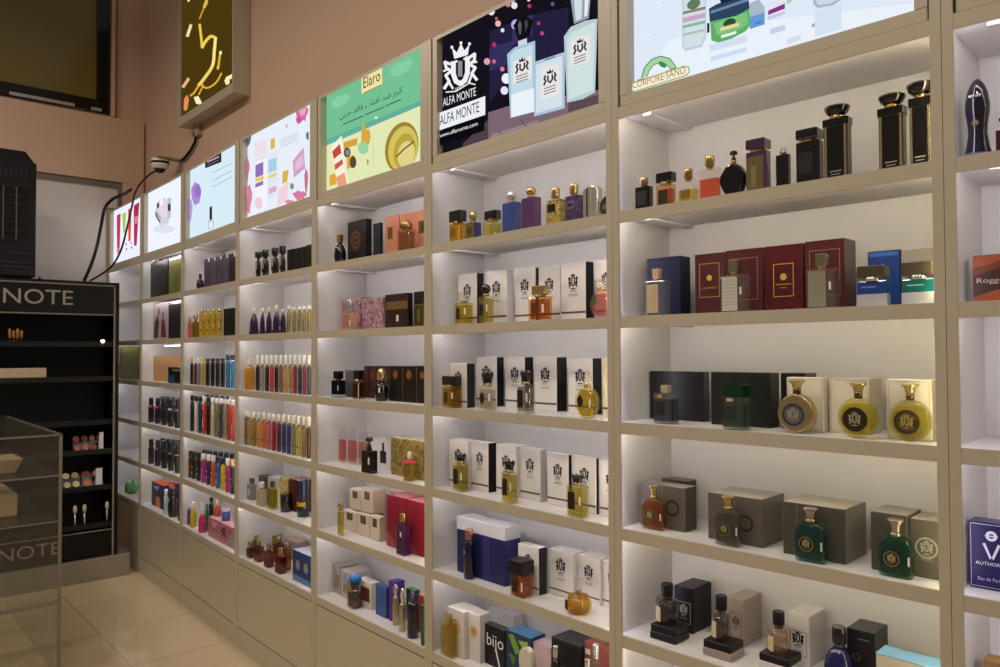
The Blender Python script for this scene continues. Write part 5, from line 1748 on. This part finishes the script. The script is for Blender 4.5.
MSB = (XS - .2, (y1 + ys) / 2, 0)
zt = 2.10
mb = MB(); mb.box(XS - .36, XS - .3, ys, y1, .16, zt, BK2); mb.box(XS - .3, XS, y1 - .02, y1, .16, zt, BK); mb.box(XS - .3, XS, ys, ys + .02, .16, zt, BK)
put(mb, 'carcass', ms, MSB)
mb = MB(); mb.box(XS - .3, XS - .008, ys + .02, y1 - .02, 1.87, zt, BK, .003); put(mb, 'header', ms, MSB)
mb = MB()
mb.box(XS - .006, XS, y1 - .036, y1 - .024, .16, zt - .02, GREYT)
mb.box(XS - .006, XS, ys, y1 - .024, zt - .03, zt - .02, GREYT)
mb.box(XS - .008, XS, ys, y1 - .036, 1.862, 1.871, GREYT)
mb.box(XS - .008, XS, ys, y1 - .036, .34, .346, GREYT)
put(mb, 'trim', ms, MSB)
mb = MB(); mb.box(XS - .4, XS + .02, ys - .05, 1.68, 0.0, .155, mat('#8d8478', 'gloss'), .003); put(mb, 'plinth', ms, MSB)
mb = MB(); mb.box(XS - .3, XS - .01, ys + .02, y1 - .02, .16, .34, BK, .002); put(mb, 'lower_panel', ms, MSB)


def note(name, pa, pb, hpx, y):
    """raised lettering between two photo points on the front plane of the stand"""
    n = Vector((1, 0, 0))
    A = on_plane(pa[0], pa[1], (y, 0, 0), n)
    B = on_plane(pb[0], pb[1], (y, 0, 0), n)
    T = on_plane(pa[0], pa[1] - hpx, (y, 0, 0), n)
    w = (B - A).length
    q = MB()
    put_text(q, name, lambda x, z: (y, A.y + x, A.z + z), mat('#a39b92', 'matte'), w, (T - A).length)
    o = put(q, 'lettering', ms, MSB)
    o['label'] = 'grey raised letters NOTE'


note('NOTE', (1, 302.5), (73, 304), 15, XS - .0065)
note('NOTE', (-4, 563.5), (60, 559), 13, XS - .0085)
def shelfy(px, py, x):
    p = on_plane(px, py, (x, 0, 0), Vector((1, 0, 0)))
    return p.y, p.z


ZL = shelfy(60, 345, XS - .04)[1]
ZT = shelfy(40, 381, XS - .04)[1]
Z1, Z2, Z3 = (shelfy(88, yy, XS - .05)[1] for yy in (453, 489, 527))
for z in (ZL, ZT, (ZT + Z1) / 2 - .05, Z1, Z2, Z3):
    mb = MB()
    mb.box(XS - .3, XS - .03, ys + .02, y1 - .02, z - .012, z, BK2)
    mb.box(XS - .035, XS - .03, ys + .02, y1 - .02, z, z + .025, mat('#070606', 'matte'))
    put(mb, 'shelf', ms, MSB)


# lipsticks on the upper shelf
for j, px in enumerate((9.5, 13.5, 17.5, 21.5)):
    y, _ = shelfy(px, 340, XS - .08)
    t = empty('lipstick', (XS - .08, y, ZL + .0003))
    MB().lathe([(.01, 0), (.01, .045)], mat('#15110f', 'gloss'), 12).build('base', t)
    MB().lathe([(.0095, .045), (.0095, .1 - .012 * (j % 2)), (.006, .11 - .012 * (j % 2))], mat('#c98f4a', 'gloss'), 12).build('cap', t)
    tag(t, ORD[j] + ' gold lipstick from left on the upper ledge of the black makeup stand', 'lipstick', 'gold lipsticks on the makeup stand')
# cream tray
ya, za = shelfy(0, 380, XS - .02)
yb_, zb = shelfy(47, 381, XS - .02)
mb = MB(); mb.box(XS - .2, XS - .037, ys + .05, yb_, ZT + .0008, ZT + .088, mat('#cbb59c', 'card'), .003)
o = mb.build('display_tray')
tag(o, 'cream tray lying on a shelf of the black makeup stand', 'tray')
# palettes with round pans
PANS = ['#b8745a', '#c07a5c', '#a85f48', '#8c4a38', '#c99078', '#b0846a', '#9a5a44', '#7a3c30']
k = 0
for (pxs, z, ds, n) in (((74, 91), Z1, 'open palette of peach pans on the shelf above two other palettes', 4), ((91, 105), Z1, 'open palette of pink pans with a painted glint on its clear lid', 4),
                        ((64, 82), Z2, 'open palette of pale yellow pans in the middle of the black stand', 3), ((83, 105), Z2, 'open palette of rosy pans in the middle of the black stand', 4)):
    ya, _ = shelfy(pxs[0], 455, XS - .04)
    yb2, _ = shelfy(pxs[1], 455, XS - .04)
    w = yb2 - ya
    t = empty('makeup_palette', (XS - .1, (ya + yb2) / 2, z + .0003))
    hgt = .125
    q = MB()
    q.hexa([(.05, -w / 2, 0), (.05, w / 2, 0), (-.03, w / 2, 0), (-.03, -w / 2, 0), (.045, -w / 2, .012), (.045, w / 2, .012), (-.03, w / 2, hgt), (-.03, -w / 2, hgt)], mat('#191617', 'gloss'))
    case = q.build('case', t)
    nn = Vector((hgt - .012, 0, .075)).normalized()
    for r in range(2):
        for c in range(n // 2 + (n % 2)):
            pq = MB()
            f = (r + .5) / 2
            cen = Vector((.045 - .075 * f, -w / 2 + w * (c + .5) / max(2, (n + 1) // 2), .012 + (hgt - .012) * f)) + nn * .001
            a = Vector((0, 1, 0)); b2 = nn.cross(a)
            col = PANS[(k + r * 2 + c) % 8] if 'yellow' not in ds else ['#c9b890', '#d8cf9a', '#b8a878'][(r + c) % 3]
            pq.poly([cen + a * (w * .2 * math.cos(2 * math.pi * i / 14)) + b2 * (.024 * math.sin(2 * math.pi * i / 14)) for i in range(14)], mat(col, 'card'))
            pq.build('pan', case)
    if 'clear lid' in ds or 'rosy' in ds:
        q = MB(); q.box(.048, .05, w * .1, w * .4, .012, .14, mat('#f4f4f8', 'gloss')); q.build('plastic_glint', t)  # white strip paints the glint off the palette's plastic
    k += 3
    tag(t, ds, 'makeup palette')
for j, px in enumerate((75, 84.5, 107)):
    y, z = shelfy(px, 520, XS - .05)
    t = empty('makeup_brush', (XS - .05, y, Z3 + .0003))
    MB().lathe([(.007, 0), (.006, .1)], mat('#c9c9c4', 'metal'), 10).build('handle', t)
    MB().lathe([(.007, .1), (.014, .13), (.011, .155), (0, .165)], mat('#d8d0b4', 'card'), 10).build('bristles', t)
    tag(t, ['left', 'middle', 'right'][j] + ' pale makeup brush standing low in the black makeup stand', 'makeup brush', 'brushes on the lowest shelf of the makeup stand')
for j, px in enumerate((43, 62)):
    y, z = shelfy(px, 348, XS - .06)
    t = empty('compact_case', (XS - .06, y, ZL + .0003))
    MB().lathe([(.018, 0), (.018, .012), (.015, .014)], mat('#3a3430', 'gloss'), 16).build('base', t)
    MB().lathe([(.017, .014), (.018, .022), (.012, .026)], mat('#6a625c', 'metal'), 16).build('lid', t)
    tag(t, ['left', 'right'][j] + ' small round compact on the upper ledge of the black stand', 'compact')
# spot lamp of the stand
y, z = shelfy(103, 345.5, XS - .02)
t = empty('spot_lamp', (XS - .03, y, ZL + .0003))
MB().lathe([(.014, 0), (.014, .012), (.006, .016)], mat('#8a8378', 'metal'), 12).build('foot', t)
MB().lathe([(.004, .016), (.013, .022), (.014, .034), (0, .04)], emit('#ffe9b8', 4.0), 12).build('bulb', t)
tag(t, 'tiny glowing lamp at the right end of the makeup stand ledge', 'lamp')

# =================================================================== black air cooler on the stand
y0c, _ = shelfy(-60, 200, XS - .05)
y1c, zc1 = shelfy(37, 160, XS - .05)
ac = empty('air_cooler', (XS - .2, (y0c + y1c) / 2, zt + .0005))
ACB = Vector((XS - .2, (y0c + y1c) / 2, zt + .0005))
_, ztop = shelfy(20, 152, XS - .05)
hc_ = ztop - zt
wc = y1c - y0c
mb = MB()
mb.box(-.15, .15, -wc / 2, wc / 2, .01, hc_ * .93, mat('#17151a', 'card'), .012, 2)
mb.hexa([(-.15, -wc / 2 + .01, hc_ * .92), (.15, -wc / 2 + .01, hc_ * .92), (.15, wc / 2 - .01, hc_ * .92), (-.15, wc / 2 - .01, hc_ * .92),
         (-.12, -wc / 2 + .05, hc_ * 1.02), (.12, -wc / 2 + .05, hc_ * 1.02), (.12, wc / 2 - .06, hc_ * 1.02), (-.12, wc / 2 - .06, hc_ * 1.02)], mat('#17151a', 'card'), .01, 2)
mb.build('housing', ac)
mb = MB()
g0, g1 = hc_ * .3, hc_ * .72
mb.box(.15, .154, -wc / 2 + .03, wc / 2 - .05, g0, g1, mat('#0a090b', 'card'))
for j in range(7):
    z = g0 + (g1 - g0) * j / 6
    mb.box(.152, .16, -wc / 2 + .03, wc / 2 - .05, z - .004, z + .004, mat('#2a282c', 'gloss'))
nv = int(wc / .075)
for j in range(nv + 1):
    y = -wc / 2 + .04 + j * .075
    if y < wc / 2 - .05:
        mb.box(.153, .166, y - .006, y + .006, g0, g1, mat('#5a585c', 'gloss'), .002)
mb.build('grille', ac)
mb = MB()
for j in range(14):
    y = wc / 2 - .06 - j * .03
    mb.box(.15, .153, y - .004, y + .004, hc_ * .78, hc_ * .86, mat('#2e2c30', 'card'))
for z in (.07, .1, .16):
    mb.box(.15, .156, -wc / 2 + .03, wc / 2 - .03, z, z + .012, mat('#232126', 'gloss'), .002)
mb.build('vents', ac)
mb = MB(); mb.box(.156, .158, wc / 2 - .42, wc / 2 - .32, .072, .08, mat('#a8a4a4', 'metal')); mb.build('badge', ac)
tag(ac, 'bulky black air cooler with ribbed grille on top of the makeup stand', 'air cooler')

# =================================================================== glass counter
XC, YC, ZC = -4.22, .88, 1.2
XB, YB, ZB = -5.72, -.5, .40
gc = empty('glass_counter', ((XC + XB) / 2, (YC + YB) / 2, 0))
GCB = ((XC + XB) / 2, (YC + YB) / 2, 0)
GL = mat('#c9bfae', 'sheet')
EDG = mat('#857b68', 'card')
T = .008
for nm, bx in (('front_glass', (XC - T, XC, YB, YC, .02, ZC - T)), ('side_glass', (XB, XC - T - .0005, YC - T, YC, .02, ZC - T)), ('top_glass', (XB, XC, YB, YC, ZC - T + .0005, ZC)), ('glass_shelf', (XB, XC - T - .001, YB, YC - T - .001, 1.0, 1.006)), ('glass_shelf', (XB, XC - T - .001, YB, YC - T - .001, .78, .786))):
    mb = MB(); mb.box(*bx, GL); put(mb, nm, gc, GCB)
mb = MB()
mb.box(XC, XC + .004, YC - .012, YC + .003, .02, ZC, EDG)
mb.box(XC, XC + .004, YB, YC, ZC - .008, ZC + .001, EDG)
mb.box(XB, XC, YC, YC + .003, ZC - .008, ZC + .001, EDG)
mb.box(XC, XC + .002, YB, YC, .996, 1.004, EDG)
mb.box(XC, XC + .002, YB, YC, .776, .782, EDG)
mb.box(XC, XC + .002, YB, YC, ZB - .02, ZB, EDG)
put(mb, 'edge_trim', gc, GCB)
mb = MB()
mb.box(XC - .06, XC - .02, YC - .06, YC - .02, 0, ZB - .021, GL, .003)
put(mb, 'leg', gc, GCB)
mb = MB()
mb.box(XB + .02, XB + .06, YC - .06, YC - .02, 0, ZB - .021, GL, .003)
put(mb, 'leg', gc, GCB)
tag(gc, 'see-through glass display counter standing in front of the black makeup stand', 'counter')
mb = MB(); mb.box(-.2, .2, -.16, .16, 0, .11, mat('#b9a284', 'card'), .006)
o = mb.build('storage_box', None, (XC - .45, .58, .7863)); tag(o, 'tan box on the middle shelf inside the glass counter', 'box')
mb = MB()
mb.taper(.2, .2, .26, .26, 0, .07, mat('#a8947a', 'card'), .004)
o = mb.build('display_dish', None, (XC - .3, .62, 1.0063)); tag(o, 'tan angular dish on the upper shelf inside the glass counter', 'dish')

# =================================================================== gold branch light panel on the upper wall
n = Vector((0, 1, 0))
wr = on_plane(250, 96, (0, YW, 0), n)
xr, zb = wr.x, wr.z
yf = bis(lambda y: proj((xr, y, zb))[0], YW - .4, YW - .01, 233)
xl = bis(lambda x: proj((x, yf, zb))[0], xr - 1.5, xr - .02, 178)
lp = empty('light_panel', ((xl + xr) / 2, YW - .0005, zb))
LPB = ((xl + xr) / 2, YW - .0005, zb)
ztp = 4.7
mb = MB()
ft = .045
mb.box(xl, xr, yf + .012, YW - .001, zb, ztp, CREAM, .002)
mb.box(xl, xl + ft, yf, yf + .012, zb, ztp, CREAM)
mb.box(xr - ft * .4, xr, yf, yf + .012, zb, ztp, CREAM)
mb.box(xl + ft, xr - ft * .4, yf, yf + .012, zb, zb + ft * 1.4, CREAM)
put(mb, 'case', lp, LPB)
mb = MB()
GROUND = emit('#4d3a10', 0.9)
mb.rect(xl + ft, xr - ft * .4, zb + ft * 1.4, ztp, yf + .008, GROUND)


def lpt(x, y, l):
    p = on_plane(170 + x / 4.767, y / 4.767, (0, yf, 0), n)
    return Vector((min(max(p.x, xl + ft), xr - ft * .4), yf + .008 - l, max(p.z, zb + ft * 1.4)))


def smooth(P, n=5):
    S = []
    for i in range(len(P) - 1):
        p0, p1, p2, p3 = P[max(i - 1, 0)], P[i], P[i + 1], P[min(i + 2, len(P) - 1)]
        for j in range(n):
            t = j / n
            S.append(tuple(.5 * (2 * p1[a] + (p2[a] - p0[a]) * t + (2 * p0[a] - 5 * p1[a] + 4 * p2[a] - p3[a]) * t * t + (3 * p1[a] - p0[a] - 3 * p2[a] + p3[a]) * t ** 3) for a in (0, 1)))
    return S + [P[-1]]


def lstroke(pts, w, c, s=1.0, l=.0006):
    pts = smooth(pts)
    for (a, b), (c2, d) in zip(pts[:-1], pts[1:]):
        t = Vector((c2 - a, d - b)).normalized() * (w / 2)
        mb.poly([lpt(a - t.y - t.x * .5, b + t.x - t.y * .5, l), lpt(c2 - t.y + t.x * .5, d + t.x + t.y * .5, l), lpt(c2 + t.y + t.x * .5, d - t.x + t.y * .5, l), lpt(a + t.y - t.x * .5, b - t.x - t.y * .5, l)], emit(c, s))


def lleaf(pts, c, l=.0009):
    mb.poly([lpt(x, y, l) for x, y in pts], emit(c, 1.0))


lstroke([(185, -80), (160, -30), (172, 10), (155, 40), (136, 88)], 8, '#c9952c')
lstroke([(170, 0), (158, 32)], 14, '#e0b84a', 1.0, .0007)
lstroke([(136, 115), (142, 165), (148, 225)], 12, '#f0c84a')
lstroke([(148, 225), (165, 195), (190, 172), (212, 180)], 14, '#f2cf5a')
lstroke([(212, 178), (206, 240), (198, 310), (160, 370), (132, 405)], 15, '#f4d668')
lstroke([(212, 178), (204, 260), (196, 310)], 6, '#fff0b0', 1.0, .0008)
lstroke([(132, 405), (110, 440), (92, 455)], 9, '#e0ae3a')
lstroke([(145, 400), (165, 418), (195, 408), (220, 385), (240, 348)], 8, '#e4b83e')
lstroke([(150, 412), (132, 450)], 7, '#e0ae3a')
lstroke([(224, 325), (230, 280), (236, 245)], 11, '#d8b03e')
lleaf([(70, 172), (90, 112), (102, 118), (84, 176)], '#f2e2a0')
lleaf([(50, 412), (82, 366), (90, 378), (62, 420)], '#f0b878')
lleaf([(60, 520), (62, 470), (76, 450), (86, 470), (78, 520), (68, 528)], '#ea8a5a')
lleaf([(108, 462), (130, 456), (148, 490), (142, 502), (120, 494)], '#f8f0b8')
lleaf([(254, 385), (262, 366), (290, 352), (296, 372), (280, 376), (278, 398), (262, 404)], '#fbeeb0')
lleaf([(76, -4), (88, -10), (90, 4), (80, 8)], '#f2e6b8')
lleaf([(228, 246), (240, 240), (242, 256), (232, 260)], '#fff2c4')
lleaf([(216, 322), (226, 296), (230, 326), (222, 334)], '#e8b44a')
q = mb.build('picture', lp, fix=False); q.location = -Vector(LPB)
tag(lp, 'tall wall-mounted light box with glowing golden branches on brown', 'light panel')
# its socket block and cord
p = on_plane(200, 132, (0, YW, 0), n)
t = empty('cable_box', (p.x, YW - .0005, p.z))
q = MB(); q.box(-.05, .05, -.035, 0, -.035, .045, mat('#b0a08a', 'card'), .003); q.build('housing', t)
q = MB(); q.box(-.035, -.015, -.037, -.03, -.03, 0, BK); q.build('socket', t)
tag(t, 'small beige cable box under the golden branch light panel', 'cable box')
pts = []
for (x, y) in ((196.5, 133), (195, 142), (191, 150), (185.5, 157), (181.5, 160.5)):
    a = on_plane(x, y, (0, YW - .02, 0), n)
    pts.append(a)
q = MB(); q.tube(pts, .011, BK)
o = q.build('power_cord'); tag(o, 'short black cord hanging from the cable box under the branch panel', 'cord')

# =================================================================== dome camera and cables
p = on_plane(160, 161.5, (0, 1.9, 0), n)
t = empty('dome_camera', (p.x, 1.9, p.z))
q = MB(); q.taper(.16, .1, .1, .1, .018, .03, mat('#c9b9a2', 'card'), .003, cx=.03); q.box(-.02, .08, .05, YW - 1.9 - .0005, .02, .03, mat('#c9b9a2', 'card')); q.build('wall_mount', t)
q = MB(); q.lathe([(.06, .018), (.064, .01), (.064, -.022), (.056, -.05), (.044, -.06)], mat('#f2efec', 'gloss'), 24); bs = q.build('base', t)
q = MB(); q.lathe([(.0655, -.004), (.0655, -.02)], BK, 24); q.build('band', t)
q = MB(); q.lathe([(.038, -.0605), (.034, -.074), (.02, -.084), (0, -.087)], BK, 20); q.build('lens_dome', bs)
tag(t, 'white dome security camera above the small posters in the corner', 'security camera')


def cable(pts, r, label, y, zend=None):
    P = []
    ye = y
    if zend:
        ye = on_plane(pts[-1][0], pts[-1][1], (0, 0, zend), Vector((0, 0, 1))).y
    for j, q in enumerate(pts):
        f = j / (len(pts) - 1)
        P.append(on_plane(q[0], q[1], (0, q[2] if len(q) > 2 else y * (1 - f) + ye * f, 0), n))
    S = []
    for i in range(len(P) - 1):
        p0, p1, p2, p3 = P[max(i - 1, 0)], P[i], P[i + 1], P[min(i + 2, len(P) - 1)]
        for j in range(6):
            s = j / 6
            S.append(.5 * ((2 * p1) + (p2 - p0) * s + (2 * p0 - 5 * p1 + 4 * p2 - p3) * s * s + (3 * p1 - p0 - 3 * p2 + p3) * s ** 3))
    S.append(P[-1])
    q = MB(); q.tube(S, r, mat('#141216', 'card'))
    o = q.build('cable'); tag(o, label, 'cable')
    return o


cable([(161, 170), (152, 173), (142, 182), (135.5, 192), (132, 206), (127, 228), (121, 250), (112, 266), (100, 275), (90, 280.8)], .0065, 'thin black cable from the dome camera down across the red tubes poster', 1.68, zt + .008)
cable([(131, 189.5, 1.84), (126, 193, 1.76), (120, 196), (113, 199), (105, 208), (101, 226), (97, 246), (91, 265), (84, 281)], .0115, 'thick black cable curving down the white panel to the makeup stand', 1.70, zt + .00955)
cable([(39.5, 278), (41, 279.5), (44, 281.5), (48, 282)], .008, 'short cable end between the air cooler and the stand top', on_plane(39.5, 278, (0, 0, zt + .0095), Vector((0, 0, 1))).y, zt + .0095)

# visible lamp tubes in the unit under the white bottles poster
for kk, (vv, zz) in enumerate(((.14, LV[2] - TS - .012), (.1, LV[1] - TS - .012), (.08, LV[0] - TS - .012))):
    W = BW[1]
    a, b = pos(1, .12, vv, zz), pos(1, W - .08, vv, zz)
    c = (a + b) / 2
    t = empty('strip_lamp', c, math.atan2(b.y - a.y, b.x - a.x))
    L = (b - a).length / 2
    q = MB(); q.box(-L, L, -.012, .012, .004, .0118, WHITE); q.build('housing', t)
    q = MB(); q.box(-L, L, -.01, .01, -.004, .004, emit('#f4f4ff', 3.0), .002); q.build('tube', t)
    tag(t, ['glowing strip lamp above the tan cardboard box', 'glowing strip lamp above the picture box with figures', 'glowing strip lamp above the large black box'][kk], 'strip lamp')

# =================================================================== light
w = bpy.data.worlds.new('room_air')
SC.world = w
w.use_nodes = True
bg = w.node_tree.nodes['Background']
bg.inputs['Color'].default_value = (1.0, 0.85, 0.69, 1)
bg.inputs['Strength'].default_value = 0.16


def lamp(x, y, z, size, power, col, name='ceiling_lamp'):
    l = bpy.data.lights.new(name, 'AREA')
    l.shape = 'DISK'
    l.size = size
    l.energy = power
    l.color = col
    o = bpy.data.objects.new(name, l)
    o.location = (x, y, z)
    COL.objects.link(o)
    return o


WARM = (1.0, .88, .74)
for x in (-5.2, -3.4, -1.6, 0.2):
    lamp(x, -0.6, 4.3, .5, 33, WARM)
SC.view_settings.view_transform = 'Standard'
SC.view_settings.look = 'None'
SC.view_settings.exposure = 0.0
SC.view_settings.gamma = 1.0
SC.view_settings.use_curve_mapping = False
SC.cycles.max_bounces = 10
SC.cycles.transparent_max_bounces = 40
SC.cycles.transmission_bounces = 8
SC.cycles.caustics_reflective = False
SC.cycles.caustics_refractive = False
SC.cycles.sample_clamp_indirect = 4.0
